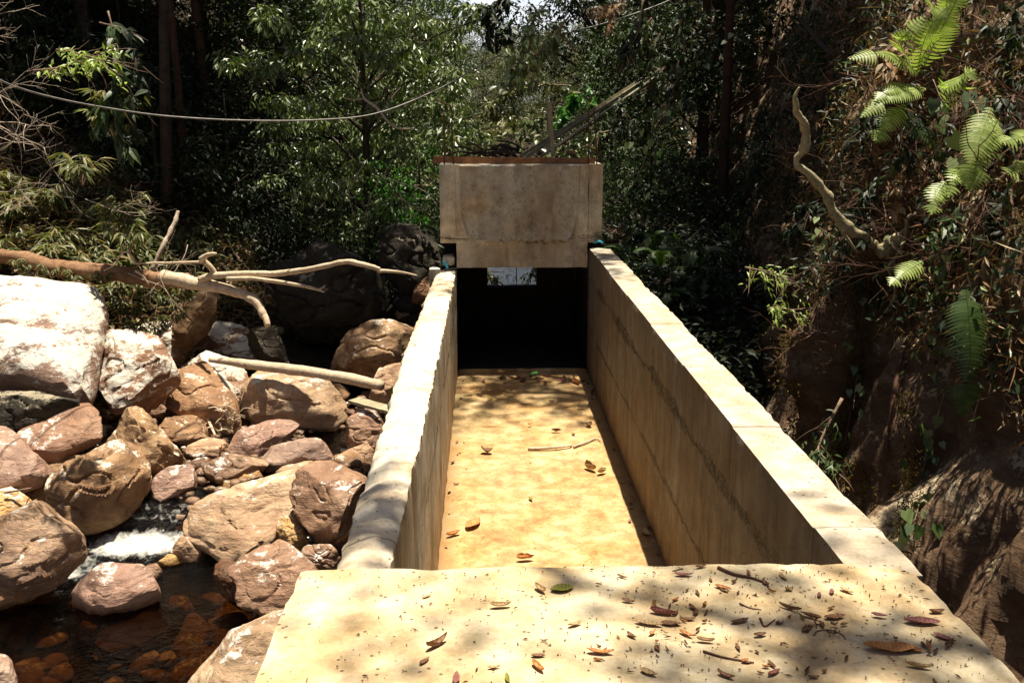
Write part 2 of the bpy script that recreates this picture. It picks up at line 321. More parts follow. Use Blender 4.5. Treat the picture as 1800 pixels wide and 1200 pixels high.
def water_mat(name, tintc=(.50, .27, .09), rip=9.0, foamy=True, strength=.35):
    m, nt = new_mat(name); v = mapping(nt, (1, 1, 1))
    n1 = tex(nt, v, rip, 4, .6, .6); n2 = tex(nt, v, rip*4, 3, .6, .5)
    at = N(nt, 'ShaderNodeAttribute', attribute_name='flow').outputs['Fac']
    nr = N(nt, 'ShaderNodeBump', {'Height': n1, 'Strength': strength, 'Distance': .05})
    nr2 = N(nt, 'ShaderNodeBump', {'Height': n2, 'Strength': math_(nt, 'MULTIPLY_ADD', at, .9, .12), 'Distance': .03, 'Normal': nr.outputs[0]})
    fr = N(nt, 'ShaderNodeFresnel', {'IOR': 1.33, 'Normal': nr2.outputs[0]})
    gl = N(nt, 'ShaderNodeBsdfGlossy', {'Color': (1, 1, 1, 1), 'Roughness': .04, 'Normal': nr2.outputs[0]})
    tr = N(nt, 'ShaderNodeBsdfTransparent', {'Color': (*tintc, 1)})
    mx = N(nt, 'ShaderNodeMixShader', {0: fr.outputs[0], 1: tr.outputs[0], 2: gl.outputs[0]})
    out = mx.outputs[0]
    if foamy:
        fa = N(nt, 'ShaderNodeAttribute', attribute_name='foam').outputs['Fac']
        vf = mapping(nt); f1 = tex(nt, vf, 15, 5, .6, .3)
        k = ramp(nt, math_(nt, 'ADD', math_(nt, 'MULTIPLY', fa, .75), math_(nt, 'MULTIPLY', f1, .62)), [(.62, 0.0), (.98, 1.0)])
        fb = N(nt, 'ShaderNodeBump', {'Height': f1, 'Strength': .6, 'Distance': .05})
        df = N(nt, 'ShaderNodeBsdfPrincipled', {'Base Color': (.62, .60, .54, 1), 'Roughness': .45, 'Normal': fb.outputs[0]})
        out = N(nt, 'ShaderNodeMixShader', {0: k, 1: out, 2: df.outputs[0]}).outputs[0]
    N(nt, 'ShaderNodeOutputMaterial', {'Surface': out}); return m
M['water'] = water_mat('stream water', (.25, .16, .07))
M['pond'] = water_mat('pond water', (.01, .012, .008), 3.0, False, .02)
# ------------------------------------------------------------------ terrain
def I(v, a, b): return float(np.interp(v, a, b))
def xb(y): return I(y, [-2, 3, 5.5, 8, 11, 14, 17, 22, 30, 45], [2.2, 2.15, 2.15, 2.2, 2.5, 3.0, 3.8, 5.0, 5.5, 8.0])
def cliffx(y, z):
    prof = .44*(min(z, -.4)+2.6) + .24*max(0, z+.4) + .25*max(0, z-3)
    n = .34*mnoise.fractal(Vector((1.3, y*.8, z*.35)), 1, 2, 3) + .13*mnoise.fractal(Vector((7.3, y*2.6, z*.8)), 1, 2, 4)
    n += .30*mnoise.fractal(Vector((4.7, y*1.1+z*.35, z*.9)), 1, 2, 5); vd = mnoise.voronoi(Vector((.5, y*1.1+.3*nz(0, y*2, z*2), z*.55)))[0]; n += .35*min(.35, vd[1]-vd[0])-.1
    return xb(y)+prof+n*min(1, max(.35, (z+3)*.6))
def ground(x, y, fine=True):
    if x < .45:
        b = I(y, [-5, 7.5, 8.6, 9.3, 12.5, 15, 20, 30, 45, 70, 110], [-3.05, -3.0, -2.85, -2.4, -2.3, -1.35, -1.0, -.6, .4, 1.6, 3])
        xt = I(y, [0, 8, 10, 11, 13, 20, 30], [-7.5, -6.3, -5.6, -4.9, -3.55, -3.3, -1.5])
        d = max(0, xt-x); z = b+.68*min(d, 4.5)+.85*max(0, d-4.5)-.45*max(0, d-22)
    else:
        b = I(y, [-5, 6, 9, 12, 15, 20, 30, 45, 70, 110], [-3, -2.4, -1.6, -.65, -.75, -.9, -.6, .4, 1.6, 3])
        d = max(0, x-xb(y)-1.3); z = b+2.6*min(d, 3.0)+.75*max(0, d-3.0)-.4*max(0, d-22)
    # keep clear of the masonry and pond
    if -.55 < x < 1.45 and y < 13.6: z = min(z, -1.95)
    if -.5 < x < 2.9 and 13 < y < 19: z = min(z, -1.4)
    if fine:
        a = .10 if y < 14 else .35
        z += a*fbm(x*.8, y*.8, 3.1)+.05*nz(x*4, y*4, 1)
    return z
def build_ground():
    xs = np.unique(np.concatenate([np.arange(-9, 5, .16), np.arange(-24, -9, .6), np.arange(5, 24, .6), np.arange(-90, -24, 5), np.arange(24, 91, 5)]))
    ys = np.unique(np.concatenate([np.arange(-4, 20, .18), np.arange(20, 48, .7), np.arange(48, 131, 4), np.arange(-40, -4, 4)]))
    V = [(x, y, ground(x, y)) for y in ys for x in xs]; nx = len(xs)
    F = [(j*nx+i, j*nx+i+1, (j+1)*nx+i+1, (j+1)*nx+i) for j in range(len(ys)-1) for i in range(nx-1)]
    return mesh_obj('ground', V, F, M['soil'])
tag(build_ground(), 'dark forest soil and stream bed rising to both banks', 'ground', kind='structure')
def build_cliff():
    ys = np.concatenate([np.arange(-3, 15, .07), np.arange(15, 32, .25)]); zs = np.concatenate([np.arange(-3.1, 2.8, .08), np.arange(2.8, 7.5, .2)])
    V = [(cliffx(y, z), y, z) for y in ys for z in zs]; n = len(zs)
    F = [(j*n+i, j*n+i+1, (j+1)*n+i+1, (j+1)*n+i) for j in range(len(ys)-1) for i in range(n-1)]
    return mesh_obj('rock_cliff', V, F, M['cliff'])
tag(build_cliff(), 'steep brown rock face rising beside the channel on the right', 'cliff', kind='structure')
def cliff_hit(px, py, off=0.0):
    r = ray(px, py); r = r/np.linalg.norm(r)
    t = 2.5
    while t < 40:
        p = CAMLOC+r*t
        if p[0] > cliffx(p[1], p[2])-off: return p
        t += .03
    return CAMLOC+r*12
def ground_hit(px, py, off=0.0):
    r = ray(px, py); r = r/np.linalg.norm(r); t = 3.0
    while t < 60:
        p = CAMLOC+r*t
        if p[2] < ground(p[0], p[1], False)+off: return p
        t += .04
    return p
# ------------------------------------------------------------------ water
c1 = at_z(250, 925, -2.35); c2 = at_z(105, 1008, -2.58); c3 = at_z(150, 985, -2.55)
def build_stream():
    xs = np.concatenate([np.arange(-9, -5, .1), np.arange(-5, -2.2, .028), np.arange(-2.2, -.35, .07)]); ys = np.concatenate([np.arange(-3, 7.6, .1), np.arange(7.6, 9.8, .028), np.arange(9.8, 15.2, .07)]); V = []; fo = []; fl = []
    for y in ys:
        for x in xs:
            s = y-.10*(x-c1[0])
            z = I(s, [-5, c1[1]-.35, c1[1]-.15, c1[1]+.3, c1[1]+.6, 12.6, 15.2], [-2.62, -2.60, -2.52, -2.26, -2.2, -2.16, -1.4])
            f = math.exp(-((s-(c1[1]-.10))/.15)**2)*math.exp(-((x-c1[0])/.50)**4)
            f = max(f, .42*math.exp(-((s-(c1[1]+.22))/.26)**2)*math.exp(-((x-c1[0]-.15)/.5)**4))
            f2 = math.exp(-((x-c2[0])**2+(y-c2[1])**2)/.05); f3 = .7*math.exp(-((x-c3[0])**2/.2+(y-c3[1])**2/.05))
            turb = max(f, f2, f3); z += .045*turb*fbm(x*7, y*5, 0)+.02*turb*nz(x*30, y*24, 0)+.012*nz(x*3, y*3, 5)*min(1, .3+2*turb)
            V.append((x, y, z)); fo.append(min(1, max(f, f2*.9, f3*.7))); fl.append(min(1, turb*1.5+.7*math.exp(-((s-c1[1])/.9)**2)))
    n = len(xs); F = [(j*n+i, j*n+i+1, (j+1)*n+i+1, (j+1)*n+i) for j in range(len(ys)-1) for i in range(n-1)]
    o = mesh_obj('stream', V, F, M['water'])
    for nm, d in (('foam', fo), ('flow', fl)):
        a = o.data.attributes.new(nm, 'FLOAT', 'POINT'); a.data.foreach_set('value', d)
    return o
tag(build_stream(), 'dark brown clear stream with white water tumbling between boulders', 'stream', kind='structure')
mb = MB(); mb.add([(-.45, 13.25, -.97), (3.6, 13.25, -.97), (3.6, 19.5, -.97), (-.45, 19.5, -.97)], [(0, 1, 2, 3)])
tag(mb.build('pond', M['pond']), 'still pond behind the sluice reflecting the sky', 'water', kind='structure')
# ------------------------------------------------------------------ masonry
def rough_box(name, x0, x1, y0, y1, z0, z1, mat, step=.045, amp=.004, chip=.02, parent=None, topfn=None, sidefn=None, bev=.012):
    """box as a fine grid with worn, chipped edges"""
    def ax(a, b):
        n = max(2, int(round((b-a)/step))); return np.linspace(a, b, n+1)
    X, Y, Z = ax(x0, x1), ax(y0, y1), ax(z0, z1)
    idx = {}; V = []; F = []
    def vid(i, j, k):
        key = (i, j, k)
        if key not in idx: idx[key] = len(V); V.append((X[i], Y[j], Z[k]))
        return idx[key]
    nx, ny, nz_ = len(X)-1, len(Y)-1, len(Z)-1
    for j in range(ny):
        for i in range(nx):
            F.append((vid(i, j, nz_), vid(i+1, j, nz_), vid(i+1, j+1, nz_), vid(i, j+1, nz_)))
            F.append((vid(i, j, 0), vid(i, j+1, 0), vid(i+1, j+1, 0), vid(i+1, j, 0)))
    for k in range(nz_):
        for i in range(nx):
            F.append((vid(i, 0, k), vid(i+1, 0, k), vid(i+1, 0, k+1), vid(i, 0, k+1)))
            F.append((vid(i, ny, k), vid(i, ny, k+1), vid(i+1, ny, k+1), vid(i+1, ny, k)))
        for j in range(ny):
            F.append((vid(0, j, k), vid(0, j, k+1), vid(0, j+1, k+1), vid(0, j+1, k)))
            F.append((vid(nx, j, k), vid(nx, j+1, k), vid(nx, j+1, k+1), vid(nx, j, k+1)))
    out = []
    for (x, y, z) in V:
        ex = min(x-x0, x1-x); ey = min(y-y0, y1-y); ez = min(z-z0, z1-z)
        e = sorted((ex, ey, ez)); near = max(0, 1-e[1]/(step*1.3))   # 1 on an edge
        c = np.array([x, y, z]); q = Vector((x*7, y*7, z*7))
        a = amp*mnoise.fractal(Vector((x*3, y*3, z*3)), 1, 2, 4)
        d = bev+chip*max(0, mnoise.fractal(q, 1, 2, 3)-.05)
        sx = (1 if x > (x0+x1)/2 else -1); sy = (1 if y > (y0+y1)/2 else -1); sz = (1 if z > (z0+z1)/2 else -1)
        if ex < 1e-6: c[0] += sx*a
        if ey < 1e-6: c[1] += sy*a
        if ez < 1e-6: c[2] += sz*a
        if near > 0:
            if ex < step*.9: c[0] -= sx*d*near*(.7 if ex < 1e-6 else 0)
            if ey < step*.9: c[1] -= sy*d*near*(.7 if ey < 1e-6 else 0)
            if ez < step*.9: c[2] -= sz*d*near*(.7 if ez < 1e-6 else 0)
        if topfn and abs(z-z1) < 1e-6: c[2] += topfn(x, y)
        if sidefn: c = sidefn(c, x, y, z)
        out.append(c)
    o = mesh_obj(name, out, F, mat, parent); o.data.set_sharp_from_angle(angle=math.radians(38)); return o
slab = rough_box('concrete_slab', -.64, 1.455, -1.2, 3.055, -.30, 0, M['slab'], .03, .004, .018, bev=.004)
tag(slab, 'tan concrete slab in the foreground, dappled with shade and strewn with leaves', 'slab')
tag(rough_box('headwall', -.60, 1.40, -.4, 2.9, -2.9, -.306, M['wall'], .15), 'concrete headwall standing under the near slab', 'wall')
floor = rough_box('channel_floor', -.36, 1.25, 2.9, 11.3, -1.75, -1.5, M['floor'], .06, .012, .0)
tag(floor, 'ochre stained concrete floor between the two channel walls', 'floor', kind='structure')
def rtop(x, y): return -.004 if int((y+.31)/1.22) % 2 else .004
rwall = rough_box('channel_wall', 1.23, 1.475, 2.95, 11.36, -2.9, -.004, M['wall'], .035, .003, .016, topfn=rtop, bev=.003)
tag(rwall, 'long straight grey concrete channel wall on the cliff side, upright faces coloured darker for shade', 'wall')
def left_wall():
    # hand-finished wall: lumpy rounded coping laid in short lifts
    ys = np.arange(3.06, 11.3, .028); V = []; prof_n = None
    lifts = [3.06, 3.62, 4.1, 4.55, 5.05, 5.4, 5.9, 6.25, 6.7, 7.15, 7.5, 8.0, 8.4, 8.9, 9.3, 9.75, 10.3, 10.8, 11.4]
    for y in ys:
        zt = I(y, [3.06, 5, 11.3], [-.015, -.12, -.27])
        k = max(i for i, l in enumerate(lifts) if l <= y+1e-9); f = (y-lifts[k])/(lifts[k+1]-lifts[k])
        step = .011*math.sin(f*math.pi)**.35-.006 + .02*(rnd_l[k]-.5); seam = -.032*math.exp(-(min(f, 1-f)/.045)**2)
        xo = I(y, [3.06, 4.5, 7, 11.3], [-.53, -.56, -.60, -.585])+.02*(rnd_l[k]-.5)
        xi = -.335; rows = []
        for z in np.linspace(-1.72, zt-.03, 26): rows.append([xi, z, 'i'])
        w = xi-xo
        for t in np.linspace(.02, .98, 12):
            crown = .030*math.sin(t*math.pi)**.45-.035*t**4
            rows.append([xi-w*t, zt-.025+crown+step+seam, 't'])
        for z in np.linspace(zt-.09, -2.9, 16): rows.append([xo-.03*(zt-z > .1)*0, z, 'o'])
        prof_n = len(rows)
        for x, z, kd in rows:
            if kd == 'i':
                a = .006*fbm(x*3, y*4, z*4)+.008*max(0, fbm(9, y*6, z*6)); near = max(0, 1-(zt-.03-z)/.10)
                x2 = x+a-.028*near*max(0, fbm(5, y*5, z*9)); V.append((x2, y, z))
            elif kd == 't': V.append((x+.01*nz(x*12, y*12, 1), y, z+.012*fbm(x*7, y*7, 2)+.008*fbm(x*24, y*24, 2)))
            else: V.append((x+.04*fbm(2, y*3, z*3)+.015*fbm(2, y*11, z*11), y, z+.012*nz(x*12, y*12, 1)))
    n = prof_n; F = [(j*n+i, (j+1)*n+i, (j+1)*n+i+1, j*n+i+1) for j in range(len(ys)-1) for i in range(n-1)]
    F.append(tuple(range(n))); F.append(tuple((len(ys)-1)*n+i for i in range(n-1, -1, -1)))
    o = mesh_obj('channel_wall', V, F, M['rough_wall']); o.data.set_sharp_from_angle(angle=math.radians(48)); return o
rnd_l = [rnd.random() for _ in range(40)]
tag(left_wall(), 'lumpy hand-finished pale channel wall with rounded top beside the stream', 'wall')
# intake block over the far end
pier = empty('intake_block', (.43, 12.2, -1.7)); tag(pier, 'grey concrete block spanning the far end of the channel', 'concrete block')
def child(o, p): o.parent = p; o.location = -np.array(p.location) if o.location.length < 1e-9 else o.location - p.location; return o
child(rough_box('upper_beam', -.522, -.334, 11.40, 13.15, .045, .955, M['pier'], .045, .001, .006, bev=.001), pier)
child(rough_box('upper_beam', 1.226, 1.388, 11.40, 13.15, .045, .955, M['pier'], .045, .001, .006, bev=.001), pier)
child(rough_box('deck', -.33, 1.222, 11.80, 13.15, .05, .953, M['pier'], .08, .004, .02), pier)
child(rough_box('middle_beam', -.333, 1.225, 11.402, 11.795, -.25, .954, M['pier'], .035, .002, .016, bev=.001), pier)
def panel():
    # proud middle panel with a ragged lower edge
    xs = np.linspace(-.285, 1.11, 150); zs = np.linspace(0, 1, 36); V = []
    for lay in (0, 1):
        for x in xs:
            u = (x+.285)/1.395
            zb = .075+.05*fbm(x*5, 0, 1)+.035*fbm(x*17, 0, 2)+.32*max(0, (.10-u)/.10)**1.6+.36*max(0, (u-.90)/.10)**1.8
            for t in zs:
                z = zb+(.953-zb)*t
                thick = .022+.016*math.exp(-((z-zb)/.05))+.012*max(0, fbm(x*9, 1, z*9))*math.exp(-((z-zb)/.2)) + .004*fbm(x*6, 3, z*6)
                V.append((x, 11.393-(thick if lay == 0 else -.02), z))
    nX, nZ = len(xs), len(zs); F = []
    for i in range(nX-1):
        for j in range(nZ-1): F.append((i*nZ+j, (i+1)*nZ+j, (i+1)*nZ+j+1, i*nZ+j+1))
    o = nX*nZ
    for i in range(nX-1):
        F.append((i*nZ, o+i*nZ, o+(i+1)*nZ, (i+1)*nZ)); F.append((i*nZ+nZ-1, (i+1)*nZ+nZ-1, o+(i+1)*nZ+nZ-1, o+i*nZ+nZ-1))
    for j in range(nZ-1):
        F.append((j, j+1, o+j+1, o+j)); b = (nX-1)*nZ; F.append((b+j, o+b+j, o+b+j+1, b+j+1))
    return mesh_obj('render_panel', V, F, M['pier_pale'])
child(tag(panel(), 'paler pitted patch of render with ragged lower edge'), pier)
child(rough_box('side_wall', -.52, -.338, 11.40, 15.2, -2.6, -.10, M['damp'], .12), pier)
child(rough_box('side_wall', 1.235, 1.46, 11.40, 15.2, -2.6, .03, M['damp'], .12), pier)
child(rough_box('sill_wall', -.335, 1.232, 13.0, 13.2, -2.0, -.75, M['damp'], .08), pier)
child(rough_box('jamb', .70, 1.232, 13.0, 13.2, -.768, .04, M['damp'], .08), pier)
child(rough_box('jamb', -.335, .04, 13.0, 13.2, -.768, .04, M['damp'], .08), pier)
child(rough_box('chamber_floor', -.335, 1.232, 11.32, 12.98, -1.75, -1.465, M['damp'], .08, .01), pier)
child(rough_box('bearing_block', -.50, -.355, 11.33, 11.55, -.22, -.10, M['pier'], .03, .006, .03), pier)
child(rough_box('threshold', -.335, 1.23, 11.22, 11.31, -1.55, -1.455, M['floor'], .03, .008, .03), pier)
def stub():
    a = at_y(754, 470, 11.1); b = at_y(772, 520, 11.1)
    return rough_box('stub_post', a[0], b[0]+.02, 11.05, 11.2, -1.6, a[2]-.01, M['rough_wall'], .03, .006, .03)
tag(stub(), 'short pale concrete post at the far end of the stream-side wall', 'post')
# blue pipe offcuts
mb = MB(); P = smooth_path([at_y(779, 459, 11.28), at_y(784, 466, 11.25), at_y(789, 478, 11.2)], 5); mb.tube(P, .016, 8)
tag(mb.build('pipe_offcut', M['blue']), 'bent blue plastic pipe offcut sticking up from the stream-side wall', 'pipe')
mb = MB(); P = smooth_path([at_y(1044, 427, 11.34), at_y(1052, 424, 11.34), at_y(1060, 427, 11.34)], 5); mb.tube(P, .013, 8)
tag(mb.build('pipe_offcut', M['blue']), 'small blue plastic pipe stub lying on the end of the cliff-side wall', 'pipe')
mb = MB()
for k in range(9):
    a = at_y(770+rnd.uniform(0, 8), 476+k*2.0, 11.2-.04*k); b = at_y(803, 474+k*2.2+rnd.uniform(-3, 3), 11.2-.04*k); mb.tube(smooth_path([a, (a+b)/2+[0, 0, .015], b], 4), .008, 6)
tag(mb.build('stick_bundle', M['bark']), 'bundle of dark sticks and cable wedged on the stream-side wall end', 'sticks')
# ------------------------------------------------------------------ on top of the block
def rebar(pts, r=.008, label='', name='rebar'):
    mb = MB(); P = smooth_path(pts, 8); R = [r*(1.12 if i % 2 else .95) for i in range(len(P))]; mb.tube(P, R, 7)
    return tag(mb.build(name, M['rust']), label, 'steel bar', 'rusty bars rising from the concrete block')
rebar([at_y(781, 292, 11.48), at_y(781, 250, 11.48), at_y(780, 197, 11.48)], .010, 'thick rusty bar, leftmost on the concrete block')
rebar([at_y(797, 291, 11.55), at_y(795, 240, 11.55), at_y(793, 190, 11.55), at_y(780, 182, 11.6), at_y(767, 174, 11.65)], .008, 'thin rusty bar bent over at its top, left end of the block')
rebar([at_y(1034, 289, 11.5), at_y(1035, 240, 11.5), at_y(1034, 190, 11.5)], .009, 'rusty bar standing at the right end of the orange plank')
rebar([at_y(1049, 288, 11.55), at_y(1047, 240, 11.55), at_y(1044, 188, 11.55)], .008, 'rusty bar just right of the plank end, leaning slightly')
rebar([at_y(1056, 284, 12.3), at_y(1053, 235, 12.3), at_y(1053, 192, 12.3)], .007, 'short thin rusty bar, rightmost on the concrete block')
rebar([np.array([.435, 13.1, -.9]), np.array([.435, 13.1, -.5]), np.array([.435, 13.1, .1])], .006, 'dark upright bar inside the sluice opening under the block')
def plank(name, a, b, w, h, mat, label, cat, up=(0, 0, 1)):
    a = np.array(a); b = np.array(b); d = b-a; L = np.linalg.norm(d); d /= L; s = np.cross(d, up); s /= np.linalg.norm(s); u = np.cross(s, d)
    V = []; n = 14
    for i in range(n+1):
        c = a+d*L*i/n+u*.006*nz(i*.6, L, 3)
        for sx, su in ((-1, -1), (1, -1), (1, 1), (-1, 1)): V.append(c+s*sx*w/2*(1+.05*nz(i, sx, su))+u*su*h/2*(1+.08*nz(i, su, sx+3)))
    F = [(i*4+k, i*4+(k+1) % 4, (i+1)*4+(k+1) % 4, (i+1)*4+k) for i in range(n) for k in range(4)]+[(3, 2, 1, 0), (n*4, n*4+1, n*4+2, n*4+3)]
    return tag(mesh_obj(name, V, F, mat, smooth=False), label, cat)
plank('timber_plank', at_y(762, 281, 11.62), at_y(1046, 284, 11.62), .03, .075, M['timber'], 'long orange brown timber plank lying along the top of the block', 'plank')
plank('timber_stake', at_y(966, 180, 11.9), at_y(972, 276, 11.9), .05, .032, M['timber_grey'], 'upright weathered timber stake standing on the block', 'stake', (0, 1, 0))
plank('timber_stake', at_y(963, 184, 11.95), at_y(966, 240, 11.95), .03, .02, M['timber_grey'], 'thinner offcut fixed to the left of the upright stake', 'stake', (0, 1, 0))
def gutter():
    # long folded steel channel leaning from the block towards the cliff
    a = at_y(921, 279, 12.0); b = at_y(1165, 122, 14.6); d = b-a; L = np.linalg.norm(d); d /= L
    up = np.array([0, 0, 1.0]); s = np.cross(d, up); s /= np.linalg.norm(s); u = np.cross(s, d)
    prof = [(-.055, .045), (-.055, 0), (.045, 0), (.045, .045)]; th = .004; V = []; F = []; n = 20
    pr = prof+[(.045-th, .045), (.045-th, th), (-.055+th, th), (-.055+th, .045)]
    for i in range(n+1):
        for p, q in pr: V.append(a+d*L*i/n+s*p+u*q)
    k = len(pr)
    for i in range(n):
        for j in range(k): F.append((i*k+j, i*k+(j+1) % k, (i+1)*k+(j+1) % k, (i+1)*k+j))
    o = mesh_obj('steel_channel', V, F, M['galv'], smooth=False); tag(o, 'long open steel channel, rusty at its foot, leaning up to the right from the block', 'steel channel')
    mb = MB(); a2 = at_y(958, 270, 11.85); b2 = at_y(1160, 130, 14.3); mb.tube([a2, (a2+b2)/2, b2], .016, 8)
    tag(mb.build('steel_pipe', M['galv']), 'thin bright galvanised pipe leaning alongside the steel channel', 'pipe')
    mb = MB(); a3 = at_y(945, 280, 11.8); b3 = at_y(1060, 205, 13.0); mb.tube([a3, (a3+b3)/2+[0, 0, -.01], b3], .012, 8)
    tag(mb.build('steel_pipe', M['rust']), 'short rusty pipe leaning below the bright pipe', 'pipe')
gutter()
# overhead cable
mb = MB(); cp = [(-60, 110, 9), (20, 150, 9.6), (104, 174, 10), (200, 192, 10.4), (300, 205, 10.8), (430, 212, 11.2), (560, 211, 11.6), (660, 200, 12), (760, 162, 12.4), (850, 113, 12.8), (925, 75, 13.1), (1000, 58, 13.4), (1080, 36, 13.8), (1170, 4, 14.2), (1260, -40, 14.6)]
mb.tube(smooth_path([at_y(*c) for c in cp], 6), .0095, 6); tag(mb.build('overhead_cable', M['cable']), 'thin grey steel cable sagging across the gorge above the channel', 'cable')
# ------------------------------------------------------------------ rocks
def rock(label, outline, zg, recl, thick, mat, seed, group='boulders in the stream bed', name='boulder', planes=7, amp=.05, yoff=0.0, sink=.0, flat=.42):
    r_ = random.Random(seed)
    O = np.array(outline, float); w_ = O[:, 0].max()-O[:, 0].min(); O = (O-O.mean(0))*(1.02 if seed in (1, 2, 39, 30) else 1.07 if w_ > 190 else 1.16)+O.mean(0); bot = O[O[:, 1].argmax()]; cx, cy = (O[:, 0].min()+O[:, 0].max())/2, (O[:, 1].min()+O[:, 1].max())/2
    b = at_z(cx, bot[1], zg); b[1] += yoff; b = at_y(cx, bot[1], b[1])
    be = math.radians(recl); nrm = np.array([0, -math.cos(be), math.sin(be)])
    def onp(px, py): r = ray(px, py); t = np.dot(b-CAMLOC, nrm)/np.dot(r, nrm); return CAMLOC+r*t
    C = onp(cx, cy); ex = np.array([1.0, 0, 0]); eu = np.cross(nrm, -ex); eu = np.array([0, math.sin(be), math.cos(be)])
    Q = np.array([[np.dot(onp(x, y)-C, ex), np.dot(onp(x, y)-C, eu)] for x, y in O])
    m = 84; th = np.linspace(0, 2*math.pi, m, endpoint=False)
    # radius by ray casting on the outline polygon (star shaped about C)
    rad = np.zeros(m)
    for i, t in enumerate(th):
        d = np.array([math.cos(t), math.sin(t)]); best = .05
        for k in range(len(Q)):
            p, q = Q[k], Q[(k+1) % len(Q)]; e = q-p; det = d[0]*(-e[1])+e[0]*d[1]
            if abs(det) < 1e-9: continue
            s = (p[0]*(-e[1])+e[0]*p[1])/det; u = (d[0]*p[1]-d[1]*p[0])/det
            if s > 0 and -.001 <= u <= 1.001: best = max(best, s)
        rad[i] = best
    rad = (np.roll(rad, 1)+2*rad+np.roll(rad, -1))/4
    size = rad.mean(); T = thick*size; pts = []
    fr_ = np.arccos(np.linspace(.02, .95, 18)**(1/flat)); rim = np.linspace(fr_[-1], -fr_[-1], 16)[1:-1]; ph = -np.concatenate([fr_, rim, -fr_[::-1]]); nv = len(ph)
    for a in ph:
        cr = max(0, math.cos(a))**flat; sn = math.copysign(abs(math.sin(a))**.85, math.sin(a))
        for i in range(m): pts.append((cr*rad[i]*math.cos(th[i]), cr*rad[i]*math.sin(th[i]), -sn*T))
    P = np.array(pts)
    for q_ in range(planes*4):
        d = np.array([r_.gauss(0, 1), r_.gauss(0, 1), (-abs(r_.gauss(0, 1)) if q_ < planes*3 else r_.gauss(0, 1))*.9*size/max(T, .01)]); d /= np.linalg.norm(d)
        h = P@d; lim = h.max()*r_.uniform(.74, .96); ex_ = np.clip(h-lim, 0, None); P -= np.outer(ex_*.98, d)
    Wd = C+np.outer(P[:, 0], ex)+np.outer(P[:, 1], eu)+np.outer(-P[:, 2], nrm)
    # layered displacement
    off = r_.uniform(0, 99); out = []
    cc = Wd.mean(axis=0)
    for p in Wd:
        d = p-cc; L = np.linalg.norm(d)+1e-6; d = d/L
        f = amp*1.1*size*fbm(p[0]*1.1/size+off, p[1]*1.1/size, p[2]*1.6/size, 6)
        vd = mnoise.voronoi(Vector((p[0]*1.5/size+off, p[1]*1.5/size, p[2]*2.4/size)))[0]
        f += amp*.55*size*(vd[1]-vd[0]-.35) if vd[1]-vd[0] < .35 else 0
        rid = 1-abs(nz(p[0]*1.6/size+off, p[1]*1.6/size+4, p[2]*2.6/size)); f -= amp*1.1*size*max(0, rid-.9)/.1
        f += .012*fbm(p[0]*7+off, p[1]*7, p[2]*7, 3)
        out.append(p+d*f)
    F = [(j*m+i, j*m+(i+1) % m, (j+1)*m+(i+1) % m, (j+1)*m+i) for j in range(nv-1) for i in range(m)]
    F.append(tuple(range(m))[::-1]); F.append(tuple((nv-1)*m+i for i in range(m)))
    o = mesh_obj(name, out, F, M[mat], loc=tuple(cc)); o.data.set_sharp_from_angle(angle=math.radians(26)); return tag(o, label, 'rock' if name != 'boulder' else 'boulder', group)
